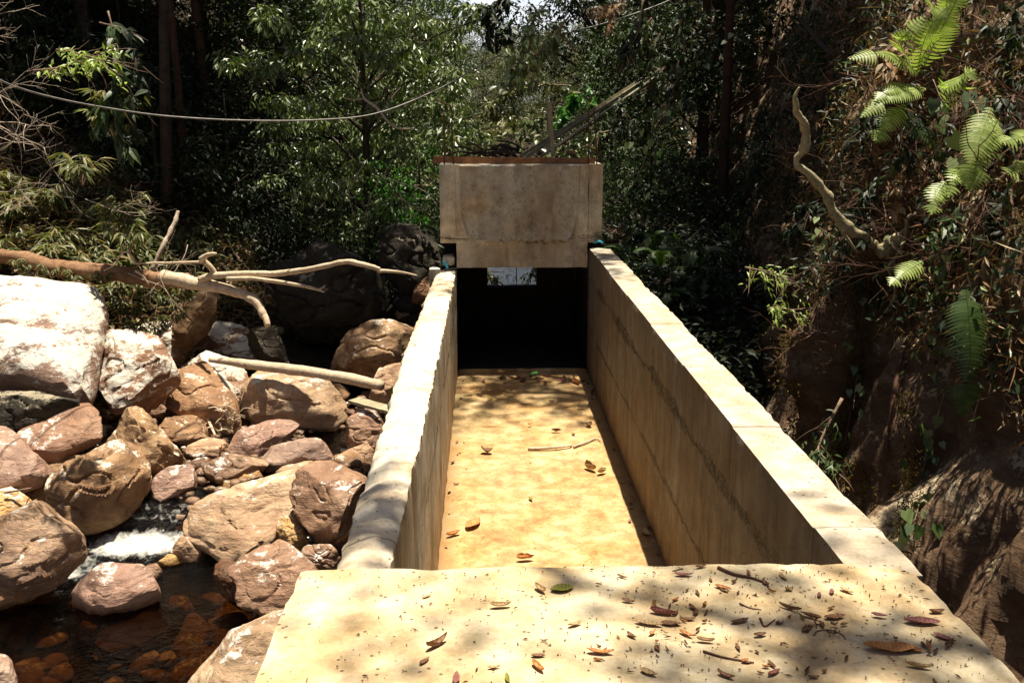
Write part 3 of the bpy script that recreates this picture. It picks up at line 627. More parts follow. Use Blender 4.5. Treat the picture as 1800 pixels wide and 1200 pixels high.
ROCKS = [
 ('largest white lichened boulder with a flat sloping top, at the left edge', [(-170, 520), (-80, 503), (0, 503), (100, 505), (186, 520), (190, 560), (172, 640), (153, 712), (110, 712), (60, 700), (0, 690), (-120, 700), (-180, 640)], -1.55, 58, .34, 'rock_lichen', 1, 0, 0, .035),
 ('dark-coloured rock standing for the shadow beneath the largest white boulder', [(-60, 690), (60, 690), (150, 710), (150, 740), (80, 755), (-60, 790)], -1.75, 10, .5, 'rock_dark', 41, .55, 6, .06),  # dark colour stands in for the shadow under the boulder
 ('white patched boulder standing just right of the largest white one', [(178, 585), (190, 560), (215, 563), (268, 580), (298, 618), (315, 665), (298, 692), (245, 722), (182, 738), (170, 700)], -1.85, 42, .6, 'rock_half', 2, 0, 7, .05),
 ('flat brown tilted slab of rock below the largest white boulder', [(28, 780), (58, 742), (95, 722), (150, 716), (178, 745), (172, 768), (120, 792), (88, 812), (62, 812), (32, 797)], -1.95, 55, .28, 'rock_brown', 3, 0, 3, .03),
 ('reddish slab of rock at the left edge under the brown tilted slab', [(-60, 765), (10, 758), (40, 780), (60, 805), (85, 815), (60, 850), (10, 872), (-60, 875)], -2.15, 55, .4, 'rock_pink', 4, 0, 4, .03),
 ('dark brown pitted boulder left of the white water', [(72, 905), (78, 855), (112, 818), (165, 783), (205, 768), (240, 800), (250, 850), (228, 880), (214, 912), (165, 948), (128, 934), (98, 912)], -2.5, 38, .7, 'rock_some', 5, 0, 8, .07),
 ('grooved brown boulder above the pink wedge rock', [(178, 745), (230, 716), (270, 728), (302, 760), (322, 795), (318, 825), (300, 842), (255, 858), (228, 800), (190, 775)], -2.3, 40, .7, 'rock_some', 6, 0, 8, .08),
 ('low rock ledge in the centre left, under the lichened ridge', [(285, 690), (300, 655), (335, 635), (372, 655), (402, 695), (420, 745), (370, 755), (340, 735), (290, 715)], -2.1, 50, .5, 'rock_some', 7, 0, 6, .06),
 ('thin flat stone lying right of the white patched boulder', [(250, 716), (285, 702), (338, 706), (357, 720), (342, 732), (268, 730)], -2.1, 50, .4, 'rock_brown', 8, 0, 4, .04),
 ('brown stone left of the driftwood scraps', [(272, 742), (330, 733), (365, 745), (372, 772), (340, 788), (300, 783), (278, 765)], -2.2, 45, .6, 'rock_some', 9, 0, 6, .05),
 ('blocky tan stone just below the driftwood scraps', [(323, 795), (345, 775), (385, 770), (402, 785), (384, 806), (338, 810)], -2.2, 48, .6, 'rock_tan', 10, 0, 6, .05),
 ('white speckled ridge of rock under the forked dead branch', [(338, 605), (350, 580), (382, 566), (420, 574), (458, 600), (482, 638), (440, 645), (398, 632), (358, 622)], -1.9, 45, .5, 'rock_half', 11, 0, 7, .06),
 ('layered rock left of the fallen pale log', [(308, 620), (370, 618), (425, 652), (445, 700), (420, 712), (370, 695), (325, 660)], -2.0, 45, .5, 'rock_half', 12, 0, 6, .06),
 ('big round tan boulder in the middle of the stream', [(410, 715), (420, 685), (448, 662), (480, 652), (512, 647), (552, 655), (580, 682), (604, 702), (622, 722), (622, 745), (600, 755), (540, 757), (490, 752), (440, 755), (418, 742)], -2.2, 42, .62, 'rock_tan', 13, 0, 6, .045),
 ('sloping brown rock leaning against the big round tan boulder', [(398, 805), (420, 767), (450, 749), (500, 738), (522, 745), (500, 768), (474, 795), (450, 808)], -2.2, 50, .45, 'rock_pink', 14, 0, 4, .04),
 ('flat purple brown stone at the edge of the dark pool', [(463, 805), (490, 785), (520, 775), (562, 777), (586, 792), (582, 806), (530, 812), (500, 824), (470, 828)], -2.2, 55, .4, 'rock_pink', 15, 0, 4, .03),
 ('small wet dark stone in front of the flat purple stone', [(488, 812), (500, 796), (530, 792), (552, 805), (545, 820), (505, 824)], -2.22, 40, .6, 'rock_wet', 16, 0, 5, .04),
 ('pink wedge shaped rock at the head of the white water', [(260, 872), (276, 842), (300, 826), (338, 820), (350, 846), (325, 862), (290, 882)], -2.3, 45, .5, 'rock_pink', 17, 0, 5, .03),
 ('small orange stone beside the pink wedge rock', [(236, 880), (240, 862), (262, 855), (270, 868), (258, 884)], -2.4, 40, .7, 'rock_gold', 171, 0, 5, .04),
 ('dark stained rock stack right of the pink wedge rock', [(345, 838), (370, 815), (420, 802), (462, 800), (472, 818), (440, 835), (400, 855), (360, 852)], -2.25, 42, .6, 'rock_brown', 18, 0, 7, .07),
 ('curved orange stone behind the large brown slab rock', [(376, 870), (392, 845), (420, 828), (452, 822), (470, 832), (440, 845), (400, 868)], -2.3, 45, .5, 'rock_gold', 19, 0, 5, .05),
 ('large smooth brown slab rock right of the white water', [(328, 930), (345, 900), (385, 866), (420, 845), (470, 834), (530, 828), (562, 850), (535, 885), (520, 915), (508, 955), (455, 972), (425, 995), (402, 996), (375, 970), (342, 952)], -2.62, 48, .5, 'rock_tan', 20, 0, 6, .05),
 ('upright brown block leaning on the stream-side wall', [(512, 862), (528, 832), (558, 809), (600, 814), (650, 832), (648, 862), (625, 905), (610, 945), (572, 968), (556, 940), (528, 900)], -2.45, 30, .7, 'rock_brown', 21, 0, 7, .05),
 ('shaded brown rock at the corner of the near slab', [(405, 1005), (450, 970), (490, 957), (520, 975), (545, 1000), (560, 1060), (500, 1085), (450, 1070), (425, 1062), (426, 1030)], -2.6, 38, .6, 'rock_brown', 22, 0, 6, .05),
 ('golden stone wedged under the upright brown block', [(488, 925), (508, 904), (532, 930), (542, 962), (520, 975), (500, 962)], -2.55, 35, .6, 'rock_gold', 23, -.15, 5, .05),
 ('dark broken stones below the golden stone', [(520, 965), (560, 955), (590, 965), (600, 990), (560, 1010), (525, 1000)], -2.5, 35, .6, 'rock_brown', 24, -.1, 8, .08),
 ('rounded pinkish brown river stone sitting alone in the near pool', [(131, 1052), (148, 1022), (190, 996), (248, 1000), (268, 1028), (273, 1054), (235, 1072), (172, 1088), (140, 1080)], -2.68, 40, .62, 'rock_pink', 25, 0, 5, .035),
 ('small grey stone touching the water right of the river stone', [(255, 1012), (258, 996), (275, 992), (284, 1002), (276, 1022), (262, 1025)], -2.65, 40, .7, 'rock_brown', 26, 0, 5, .04),
 ('pale triangular stone at the foot of the white water', [(302, 968), (330, 931), (352, 962), (352, 982), (325, 986)], -2.58, 30, .5, 'rock_tan', 27, 0, 5, .03),
 ('flat golden stone beside the pale triangular one', [(276, 988), (292, 974), (318, 974), (322, 986), (300, 994), (280, 994)], -2.6, 50, .5, 'rock_gold', 28, 0, 4, .03),
 ('dark stone just under the water, in front of the river stone', [(172, 1128), (190, 1100), (240, 1082), (290, 1080), (290, 1105), (245, 1130), (200, 1142)], -2.78, 70, .25, 'rock_wet', 29, 0, 4, .04),
 ('pale tan boulder touching the left corner of the near slab', [(312, 1185), (328, 1160), (372, 1146), (380, 1110), (402, 1086), (440, 1078), (500, 1072), (560, 1100), (540, 1210), (500, 1290), (320, 1290)], -2.45, 50, .5, 'rock_tan', 30, 0, 5, .04),
 ('lumpy brown rock at the left edge above the near pool', [(-40, 930), (0, 905), (45, 880), (80, 893), (132, 932), (134, 972), (98, 1002), (82, 1032), (40, 1045), (-40, 1060)], -2.6, 42, .6, 'rock_brown', 31, 0, 8, .06),
 ('grey ribbed rock at the left edge, beneath the lumpy brown one', [(-40, 1010), (10, 985), (45, 990), (70, 1020), (60, 1045), (10, 1060), (-40, 1070)], -2.65, 45, .6, 'rock_some', 32, -.1, 6, .06),
 ('brown rock at the left edge below the reddish slab', [(-50, 870), (10, 850), (40, 870), (62, 890), (40, 912), (-50, 930)], -2.35, 45, .6, 'rock_gold', 33, 0, 6, .05),
 ('brown rock between the reddish slab and the dark pitted boulder', [(20, 895), (60, 850), (100, 815), (120, 800), (135, 815), (95, 850), (75, 900), (50, 915)], -2.4, 45, .5, 'rock_some', 34, .1, 6, .06),
 ('small brown rock in the bottom left corner', [(-40, 1150), (-5, 1140), (15, 1160), (22, 1200), (-40, 1240)], -2.6, 40, .6, 'rock_pink', 35, 0, 5, .04),
 ('brown rounded rock against the outer foot of the stream-side wall', [(608, 770), (615, 728), (645, 714), (672, 728), (678, 772), (662, 795), (622, 800)], -2.2, 32, .7, 'rock_brown', 36, 0, 6, .06),
 ('pale stone on the stream side of the wall, end of the pale log', [(660, 668), (674, 645), (702, 638), (722, 655), (716, 692), (690, 712), (645, 722), (632, 706), (662, 694)], -2.0, 40, .6, 'rock_tan', 37, 0, 7, .06),
 ('pale rubble stone below the flat grey board', [(600, 800), (622, 788), (650, 782), (668, 790), (660, 815), (640, 832), (605, 822)], -2.3, 42, .6, 'rock_tan', 38, 0, 7, .06),
 ('big rounded dark boulder upstream of the pale log', [(570, 645), (590, 610), (620, 585), (660, 570), (700, 560), (745, 562), (760, 600), (740, 650), (690, 668), (620, 672)], -1.95, 35, .65, 'rock_some', 39, 0, 5, .05),
 ('flat topped rock behind the big rounded dark boulder', [(685, 560), (700, 543), (740, 540), (765, 548), (765, 572), (700, 570)], -1.6, 40, .7, 'rock_some', 40, 0, 6, .05),
 ('dark mossy rock behind the dead branch tips', [(690, 545), (698, 524), (730, 514), (765, 520), (765, 546), (715, 550)], -1.4, 35, .7, 'rock_dark', 42, 0, 6, .06),
 ('pale grey rock close to the stub post', [(722, 525), (735, 498), (755, 488), (775, 495), (770, 520), (740, 530)], -1.2, 35, .7, 'rock_some', 43, 0, 6, .06),
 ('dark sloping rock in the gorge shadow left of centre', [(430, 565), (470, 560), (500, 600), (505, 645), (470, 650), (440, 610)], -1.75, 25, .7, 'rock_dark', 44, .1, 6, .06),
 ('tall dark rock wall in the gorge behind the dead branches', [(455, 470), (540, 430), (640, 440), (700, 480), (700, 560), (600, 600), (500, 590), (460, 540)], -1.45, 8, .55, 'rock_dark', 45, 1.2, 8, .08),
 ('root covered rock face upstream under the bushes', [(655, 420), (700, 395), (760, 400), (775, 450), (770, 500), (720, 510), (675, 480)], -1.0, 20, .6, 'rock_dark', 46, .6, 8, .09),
 ('mossy rock under the fallen brown trunk', [(290, 610), (300, 560), (330, 520), (372, 505), (385, 530), (360, 580), (325, 618)], -1.6, 25, .6, 'rock_some', 47, .1, 8, .08),
 ('lichened rock under the grassy bank right of the white patched boulder', [(225, 590), (250, 560), (300, 560), (330, 590), (330, 640), (300, 650), (262, 640)], -1.75, 40, .5, 'rock_half', 48, .35, 7, .06),
 ('brown rock in shade near the foot of the large slab rock', [(376, 985), (400, 985), (432, 1005), (440, 1040), (425, 1068), (395, 1050), (378, 1020)], -2.66, 30, .6, 'rock_wet', 49, 0, 7, .07),
]
for i, (lb, ol, zg, rc, th_, mt, sd, yo, pl, am) in enumerate(ROCKS):
    rock(lb, ol, zg, rc, th_, mt, sd, planes=pl, amp=am, yoff=yo)
# shared filler stones between the boulders
protos = []
for k in range(6):
    r_ = random.Random(500+k); m_, n_ = 20, 14; V = []; nrmz = [np.array([r_.gauss(0, 1) for _ in range(3)]) for _ in range(7)]
    for j in range(n_):
        a = -math.pi/2+math.pi*j/(n_-1)
        for i in range(m_):
            t = 2*math.pi*i/m_; V.append((math.cos(a)*math.cos(t), math.cos(a)*math.sin(t)*.8, math.sin(a)*.55))
    V = np.array(V)
    for d in nrmz: d = d/np.linalg.norm(d); h = V@d; lim = h.max()*r_.uniform(.7, .9); V -= np.outer(np.clip(h-lim, 0, None)*.9, d)
    V = np.array([p*(1+.16*fbm(p[0]*2+k, p[1]*2, p[2]*2)) for p in V])
    F = [(j*m_+i, j*m_+(i+1) % m_, (j+1)*m_+(i+1) % m_, (j+1)*m_+i) for j in range(n_-1) for i in range(m_)]
    me = bpy.data.meshes.new('stone'); me.from_pydata(V.tolist(), [], F); me.polygons.foreach_set('use_smooth', [True]*len(F)); protos.append(me)
    me.materials.append(M[['rock_brown', 'rock_some', 'rock_tan', 'rock_pink', 'rock_half', 'rock_brown'][k]])
def stone(p, s, me=None, label='small stone wedged between the big stream boulders', group='small stones between the boulders', mat=None):
    o = bpy.data.objects.new('stone', me or rnd.choice(protos)); COL.objects.link(o); o.location = p; o.scale = (s*rnd.uniform(.8, 1.3), s, s*rnd.uniform(.7, 1.1))
    o.rotation_euler = (rnd.uniform(-.5, .5), rnd.uniform(-.5, .5), rnd.uniform(0, 6.3)); return tag(o, label, 'stone', group)
for k in range(120):
    px, py = rnd.uniform(0, 700), rnd.uniform(600, 1000)
    if py > 700 and px < 420 and py > 860 and 80 < px: continue
    z = -2.1 if py < 850 else -2.5
    if py < 720: z = -2.0
    p = at_z(px, py, z-.12)
    if p[0] > -.72: continue
    mi = rnd.randrange(6); cn = ['brown', 'speckled', 'tan', 'pinkish', 'white patched', 'dark brown'][mi]
    wh = 'near the left edge of the stream bed' if px < 200 else 'below the white speckled ridge' if px < 420 and py < 760 else 'left of the large brown slab rock' if px < 420 else 'around the big round tan boulder' if py < 770 else 'near the foot of the stream-side wall'
    sz = rnd.choice([.07, .10, .14, .2, .26, .3])
    stone(p, sz, protos[mi], label=('small ' if sz < .12 else 'fist-sized ' if sz < .16 else 'larger ')+cn+' stone wedged among boulders '+wh)
mb = MB(); pg = random.Random(77)
for k in range(2600):
    x, y = pg.uniform(-5.6, -.64), pg.uniform(8.9, 13.2)
    if nz(x*1.3, y*1.3, 9) < -.12 and x < -1.3: continue
    r = pg.choice([.018, .025, .035, .05, .07]); z = I(y, [8.9, 9.4, 12.5, 13.2], [-2.45, -2.17, -2.12, -1.9])+pg.uniform(-.03, .05)
    V = [np.array([math.cos(a)*r*pg.uniform(.7, 1.3)*c, math.sin(a)*r*pg.uniform(.6, 1.1)*c, h*r*.6])+[x, y, z] for c, h in ((.75, -1), (1.1, 0), (.7, .9)) for a in (0, 1.05, 2.1, 3.14, 4.2, 5.25)]
    mb.add(V, [(j*6+i, j*6+(i+1) % 6, (j+1)*6+(i+1) % 6, (j+1)*6+i) for j in range(2) for i in range(6)]+[(12, 13, 14, 15, 16, 17)])
tag(mb.build('gravel', M['rock_brown'], smooth=True), 'brown gravel packed between the boulders', 'gravel', kind='stuff')
for k in range(60):   # pool bed
    p = at_z(rnd.uniform(-20, 430), rnd.uniform(1060, 1230), -2.95)
    if p[0] > -.8: continue
    p[2] = -2.95+rnd.uniform(0, .1)
    stone(p, rnd.choice([.06, .1, .14, .2]), protos[rnd.choice([0, 1, 5])], label='brown stone lying on the bed of the near pool', group='stones on the pool bed')
# ------------------------------------------------------------------ dead wood by the stream
def branch_thing(name, label, cat, mat, parts, group=None, rough=.15, seg=9):
    """parts: list of (points, radii) ; first is the stem"""
    mb = MB()
    for pts, rr in parts:
        P = smooth_path(pts, 7)
        for i in range(len(P)): P[i] += .35*rr[0]*np.array([nz(P[i][0]*5, i*.2, 1), nz(i*.2, P[i][1]*5, 2), nz(i*.2, 3, P[i][2]*5)])
        mb.tube(P, lerp_r(rr, len(P)), seg, rough)
    return tag(mb.build(name, mat), label, cat, group)
Y_ = at_y
branch_thing('fallen_tree', 'thick brown fallen trunk lying across the left bank', 'log', M['bark_log'], [([Y_(-60, 445, 12.6), Y_(30, 455, 12.5), Y_(110, 472, 12.3), Y_(200, 480, 12.1), Y_(262, 490, 12.0), Y_(330, 493, 11.9)], [.08, .10, .11, .105, .10, .095])], rough=.3, seg=20)
t = empty('dead_branch', Y_(345, 490, 11.8)); tag(t, 'bleached forked dead branch reaching out over the stream', 'branch')
def dbpart(name, pts, rr):
    mb = MB(); P = smooth_path(pts, 7)
    for i in range(len(P)): P[i] += .5*rr[-1]*np.array([nz(P[i][0]*6, i*.3, 1), nz(i*.3, P[i][1]*6, 2), nz(i*.3, 3, P[i][2]*6)])
    mb.tube(P, lerp_r(rr, len(P)), 10, .15); o = mb.build(name, M['wood_pale'], t); o.location = -np.array(t.location)
dbpart('stem', [Y_(285, 487, 11.95), Y_(330, 496, 11.85), Y_(365, 502, 11.75), Y_(410, 512, 11.6), Y_(445, 526, 11.4), Y_(462, 548, 11.3), Y_(469, 572, 11.2)], [.095, .09, .075, .06, .055, .05, .035])
dbpart('limb', [Y_(352, 492, 11.75), Y_(380, 484, 11.65), Y_(440, 481, 11.5), Y_(500, 480, 11.35), Y_(560, 470, 11.2), Y_(610, 460, 11.1), Y_(650, 468, 11.0), Y_(668, 474, 11.0)], [.05, .042, .038, .036, .032, .03, .028, .022])
dbpart('limb', [Y_(664, 476, 11.0), Y_(700, 478, 10.95), Y_(733, 484, 10.9)], [.022, .018, .008])
dbpart('limb', [Y_(400, 490, 11.55), Y_(450, 490, 11.4), Y_(500, 497, 11.3), Y_(545, 505, 11.2), Y_(570, 513, 11.15)], [.03, .026, .024, .02, .010])
dbpart('twig', [Y_(560, 509, 11.17), Y_(567, 506, 11.17), Y_(571, 501, 11.17)], [.012, .01, .006])
dbpart('limb', [Y_(378, 490, 11.68), Y_(374, 475, 11.66), Y_(360, 460, 11.64), Y_(355, 455, 11.6), Y_(366, 448, 11.55), Y_(380, 446, 11.5)], [.045, .04, .035, .035, .03, .016])
dbpart('limb', [Y_(358, 461, 11.62), Y_(300, 462, 11.7), Y_(238, 463, 11.8)], [.018, .016, .012])
dbpart('twig', [Y_(238, 463, 11.8), Y_(230, 448, 11.8), Y_(220, 442, 11.8), Y_(212, 448, 11.8), Y_(200, 466, 11.8), Y_(182, 476, 11.8)], [.022, .018, .014, .012, .010, .006])
dbpart('twig', [Y_(238, 476, 11.7), Y_(250, 484, 11.7), Y_(262, 500, 11.7)], [.014, .012, .006])
branch_thing('fallen_log', 'smooth pale fallen log bridging the rocks to the wall', 'log', M['wood_pale'], [([Y_(368, 632, 10.9), Y_(430, 639, 10.85), Y_(500, 648, 10.8), Y_(570, 657, 10.7), Y_(620, 667, 10.55), Y_(672, 678, 10.4)], [.03, .055, .062, .06, .065, .06])], rough=.1, seg=14)
branch_thing('leaning_stump', 'grey broken stem leaning on the left bank', 'branch', M['twig_pale'], [([Y_(268, 475, 12.8), Y_(285, 436, 12.9), Y_(296, 415, 13), Y_(307, 392, 13.1), Y_(314, 372, 13.2)], [.035, .035, .033, .03, .022])], rough=.4)
plank('grey_board', at_y(622, 703, 9.9), at_y(692, 722, 9.5), .16, .03, M['timber_grey'], 'short flat grey board lying on rubble beside the wall', 'board')
branch_thing('driftwood_stick', 'thin curved white stick standing among stones left of the big round boulder', 'stick', M['wood_pale'], [([at_z(378, 765, -2.0), at_z(368, 742, -1.95), at_z(363, 725, -1.9)], [.014, .018, .010])])
mb = MB()
for k in range(26):
    a = Y_(rnd.uniform(385, 420), rnd.uniform(722, 765), 9.95); b = a+np.array([rnd.uniform(-.16, .16), rnd.uniform(-.1, .1), rnd.uniform(-.08, .12)]); mb.tube(smooth_path([a, (a+b)/2+[0, 0, .03], b], 3), rnd.uniform(.003, .009), 5)
tag(mb.build('driftwood_scraps', M['wood_pale']), 'tangle of pale driftwood scraps caught left of the big round boulder', 'driftwood')
branch_thing('thin_pole', 'thin brown pole lying across the crevice at the left edge', 'stick', M['twig'], [([at_y(8, 866, 8.8), at_y(30, 862, 8.8), at_y(55, 858, 8.8)], [.010, .010, .008])])
branch_thing('hanging_branch', 'curved pale bare branch hanging before the bright leafy tree', 'branch', M['twig_pale'], [([Y_(634, 155, 14), Y_(641, 174, 14), Y_(665, 192, 13.9), Y_(680, 212, 13.8), Y_(700, 226, 13.7), Y_(725, 226, 13.6)], [.012, .017, .02, .018, .014, .008]), ([Y_(597, 170, 14.1), Y_(618, 175, 14), Y_(641, 174, 14)], [.006, .009, .012])])
# ------------------------------------------------------------------ leaves
def unit(a): return a/(np.linalg.norm(a, axis=-1, keepdims=True)+1e-9)
def leaf_arrays(P, D, Nn, L, Wd, detail=0, curl=.15):
    """P base points, D leaf direction, Nn approx normal, L length, Wd width -> verts, faces"""
    n = len(P); D = unit(D); Sx = unit(np.cross(D, Nn)); Nn = np.cross(Sx, D); L = np.asarray(L)[:, None]; Wd = np.asarray(Wd)[:, None]
    if detail == 0:
        V = np.stack([P, P+D*L*.45+Sx*Wd*.5+Nn*Wd*curl, P+D*L-Nn*L*curl*.6, P+D*L*.45-Sx*Wd*.5+Nn*Wd*curl], 1).reshape(-1, 3)
        b = np.arange(n)[:, None]*4; F = np.concatenate([b+[0, 1, 2], b+[0, 2, 3]], 1).reshape(-1, 3)
    else:
        m = [P+D*L*t-Nn*L*curl*t*t for t in (0, .3, .65, 1.0)]
        w = [P+D*L*t-Nn*L*curl*t*t+s*Sx*Wd*h+Nn*Wd*.18 for t, h in ((.3, .5), (.65, .38)) for s in (-1, 1)]
        V = np.stack([m[0], m[1], m[2], m[3], w[0], w[1], w[2], w[3]], 1).reshape(-1, 3)
        b = np.arange(n)[:, None]*8; fs = [[0, 1, 4, 4], [0, 5, 1, 1], [1, 2, 6, 4], [1, 5, 7, 2], [2, 3, 6, 6], [2, 7, 3, 3]]
        out = []
        for i in range(n):
            o = i*8; out += [(o, o+1, o+4), (o, o+5, o+1), (o+1, o+2, o+6, o+4), (o+1, o+5, o+7, o+2), (o+2, o+3, o+6), (o+2, o+7, o+3)]
        return V, out
    return V, F
def clump_leaves(centres, radii, per, L, asp, rg, droop=.5, flat=.45, detail=0, updir=.6):
    """leaves spread through flattened clumps"""
    c = np.repeat(centres, per, 0); r = np.repeat(radii, per)[:, None]; n = len(c)
    q = unit(rg.normal(size=(n, 3)))*rg.uniform(.15, 1, (n, 1))**.5; q[:, 2] *= flat
    P = c+q*r; D = unit(q+rg.normal(size=(n, 3))*.55); D[:, 2] -= droop; Nn = rg.normal(size=(n, 3))*.5; Nn[:, 2] += updir+.4
    l = L*rg.uniform(.55, 1.25, n); return leaf_arrays(P, D, Nn, l, l*asp, detail)
def leaf_obj(name, V, F, mat, parent=None, loc=None): return mesh_obj(name, V, F, mat, parent, smooth=False, loc=loc)
def tree_proto(seed, H, R, crown_z, nclump, per, L, asp, mat, bark, trunk_r=.12, droop=.5, squash=.8, clr=.55, lowfill=0.0):
    """returns (trunk mesh, crown mesh) at origin"""
    rg = np.random.default_rng(seed); r_ = random.Random(seed); mb = MB()
    lean = np.array([r_.uniform(-.06, .06), r_.uniform(-.06, .06)])
    tp = [np.array([lean[0]*z+.1*nz(seed, z*.4, 0), lean[1]*z+.1*nz(0, z*.4, seed), z]) for z in np.linspace(0, H*.92, 9)]
    mb.tube(tp, lerp_r([trunk_r*1.3, trunk_r, trunk_r*.7, trunk_r*.25], len(tp)), 9, .12)
    cent = []; zc = crown_z
    for k in range(nclump):
        d = unit(rg.normal(size=3)); d[2] = d[2]*squash; rr = R*(.35+.65*rg.random()**.5)*(1+.25*nz(d[0]*1.5+seed, d[1]*1.5, d[2]*1.5)*2)
        z0 = zc+d[2]*rr*(H-zc)/R*.9
        c = np.array([d[0]*rr+lean[0]*z0, d[1]*rr+lean[1]*z0, max(z0, .4)])
        cent.append(c)
    cent = np.array(cent)
    for k in range(min(nclump, 26)):
        c = cent[k]; z0 = max(.3, min(c[2]-.25*np.hypot(c[0], c[1])-.1, H*.85)); i = min(len(tp)-1, int(z0/(H*.92)*(len(tp)-1))); s = tp[i]
        mb.tube(smooth_path([s, s*.45+c*.55+np.array([0, 0, .08*R]), c], 4), lerp_r([trunk_r*.38, trunk_r*.18, .012], 9), 5)
    V, F = clump_leaves(cent, rg.uniform(.6, 1.3, nclump)*clr, per, L, asp, rg, droop)
    tr = bpy.data.meshes.new('trunk'); Vt = np.concatenate(mb.V); tr.from_pydata(Vt.tolist(), [], mb.F); tr.polygons.foreach_set('use_smooth', [True]*len(mb.F)); tr.materials.append(M[bark])
    cr = bpy.data.meshes.new('crown'); cr.from_pydata(V.tolist(), [], F.tolist()); cr.materials.append(M[mat]); cr.update()
    return tr, cr
def place_tree(proto, x, y, z, s, label, group='trees of the forest around the gorge', name='tree', cat='tree', rz=None, mat=None, sz=None):
    t = empty(name, (x, y, z), rnd.uniform(0, 6.28) if rz is None else rz); t.scale = (s, s, sz or s); tag(t, label, cat, group)
    for nm, me in zip(('trunk', 'crown'), proto):
        o = bpy.data.objects.new(nm, me); COL.objects.link(o); o.parent = t
    return t
TP = {
 'dark': tree_proto(11, 9, 2.6, 5.2, 150, 55, .17, .42, 'leaf_dark', 'bark', .14, .6, .85, .6),
 'dark2': tree_proto(12, 8, 2.4, 4.4, 150, 60, .14, .45, 'leaf_dark', 'bark_red', .12, .4, .9, .55),
 'mid': tree_proto(13, 7, 2.3, 4.2, 150, 60, .12, .45, 'leaf_mid', 'bark', .11, .4, .9, .5),
 'olive': tree_proto(14, 7, 2.5, 4.0, 170, 60, .11, .5, 'leaf_olive', 'bark', .12, .3, .95, .5),
 'canopy': tree_proto(15, 11, 3.0, 8.4, 230, 70, .20, .45, 'leaf_mid', 'bark_red', .09, .5, .55, .6),
 'sparse': tree_proto(16, 10, 2.4, 8.0, 46, 34, .20, .45, 'leaf_mid', 'bark', .10, .5, .5, .55),
 'shrub': tree_proto(17, 2.6, 1.3, 1.3, 70, 46, .11, .4, 'leaf_dark', 'bark', .035, .5, .9, .34),
 'shrub_mid': tree_proto(18, 2.4, 1.3, 1.2, 64, 42, .10, .42, 'leaf_mid', 'bark', .03, .5, .9, .33),
 'pale': tree_proto(19, 5.2, 1.9, 2.9, 120, 90, .13, .36, 'leaf_pale', 'bark', .06, .9, 1.05, .30),
 'green': tree_proto(20, 3.4, 1.2, 2.0, 70, 46, .09, .45, 'leaf_green', 'bark', .04, .5, .9, .3),
}
#FOREST
def G(x, y): return ground(x, y)-.1
FOREST = [
 # kind, x, y, scale, label
 ('dark', -10.5, 17, 1.0, 'dark tree far left, standing behind the bare twigs'),
 ('dark2', -8.6, 19.5, .95, 'dark forest tree behind the left bank, second from the left edge'),
 ('dark', -7.0, 18.0, .9, 'dark slender tree directly behind the fallen brown trunk'),
 ('dark2', -5.6, 20.0, .95, 'dark tree left of the reddish trunk in the forest'),
 ('mid', -4.6, 22.5, 1.0, 'reddish leafed tree behind the dead branches, left of the bright tree'),
 ('dark', -12.5, 23, 1.2, 'tall dark tree at the far left of the forest background'),
 ('dark2', -9.8, 25, 1.2, 'tall dark tree in the forest behind the overhead cable, left part'),
 ('dark', -7.2, 26, 1.2, 'tall dark tree deep in the forest above the leaning grey stem'),
 ('mid', -5.2, 28, 1.15, 'mid green tree deep in the forest left of the bright tree'),
 ('mid', -3.2, 26.5, 1.1, 'mid green tree right behind the bright leafy tree'),
 ('olive', -2.9, 28, .8, 'olive tree behind the left end of the concrete block'),
 ('olive', .9, 76, .84, 'rounded olive tree under the sky gap'),
 ('olive', -2.9, 70, .95, 'far olive tree just left of the sky gap'),
 ('mid', -3.6, 36, 1.2, 'far green tree on the slope left of the sky gap'),
 ('olive', -6.6, 38, 1.4, 'far olive tree high on the slope left of the sky gap'),
 ('dark', -11, 36, 1.6, 'far dark tree on the left slope of the valley'),
 ('dark2', -16, 34, 1.7, 'far dark tree behind everything at the far left'),
 ('olive', 5.0, 38, .8, 'olive tree on the slope right of the sky gap'), ('olive', 4.4, 72, 1.0, 'farthest olive tree behind the upright stake'), ('olive', 8.5, 68, 1.3, 'farthest olive tree behind the steel channel'), ('olive', -7.0, 66, 1.5, 'farthest olive tree behind the left rusty bars'), ('olive', -12, 62, 1.8, 'farthest olive tree behind the silvery tree'),
 ('dark', 3.6, 30, 1.1, 'dark tree behind the right end of the concrete block'),
 ('mid', 3.9, 23.5, .85, 'leafy tree rising behind the upright timber stake'),
 ('dark2', 5.4, 24, 1.2, 'dark tree behind the leaning steel channel'),
 ('dark', 7.4, 21, 1.2, 'dark tree at the top of the cliff right of the steel channel'),
 ('dark2', 7.6, 28, 1.5, 'tall dark tree behind the cliff top'),
 ('dark', 10, 17, 1.3, 'dark tree on the cliff top behind the upper fern'),
 ('dark2', 12, 22, 1.6, 'tall dark tree at the far right of the forest'),
 ('dark', 6.0, 40, 1.7, 'tall far tree closing the valley right of the sky gap'),
 ('dark2', 9, 38, 1.9, 'large far tree behind the right slope'),
]
for kd, x, y, s, lb in FOREST: place_tree(TP[kd], x, y, G(x, y)-.3, s, lb)
k_ = 0
wl = ['behind the left rusty bars', 'left of the sky gap', 'under the sky gap', 'right of the sky gap', 'behind the upright stake', 'behind the steel channel', 'behind the right rusty bars', 'at the far right of the valley']
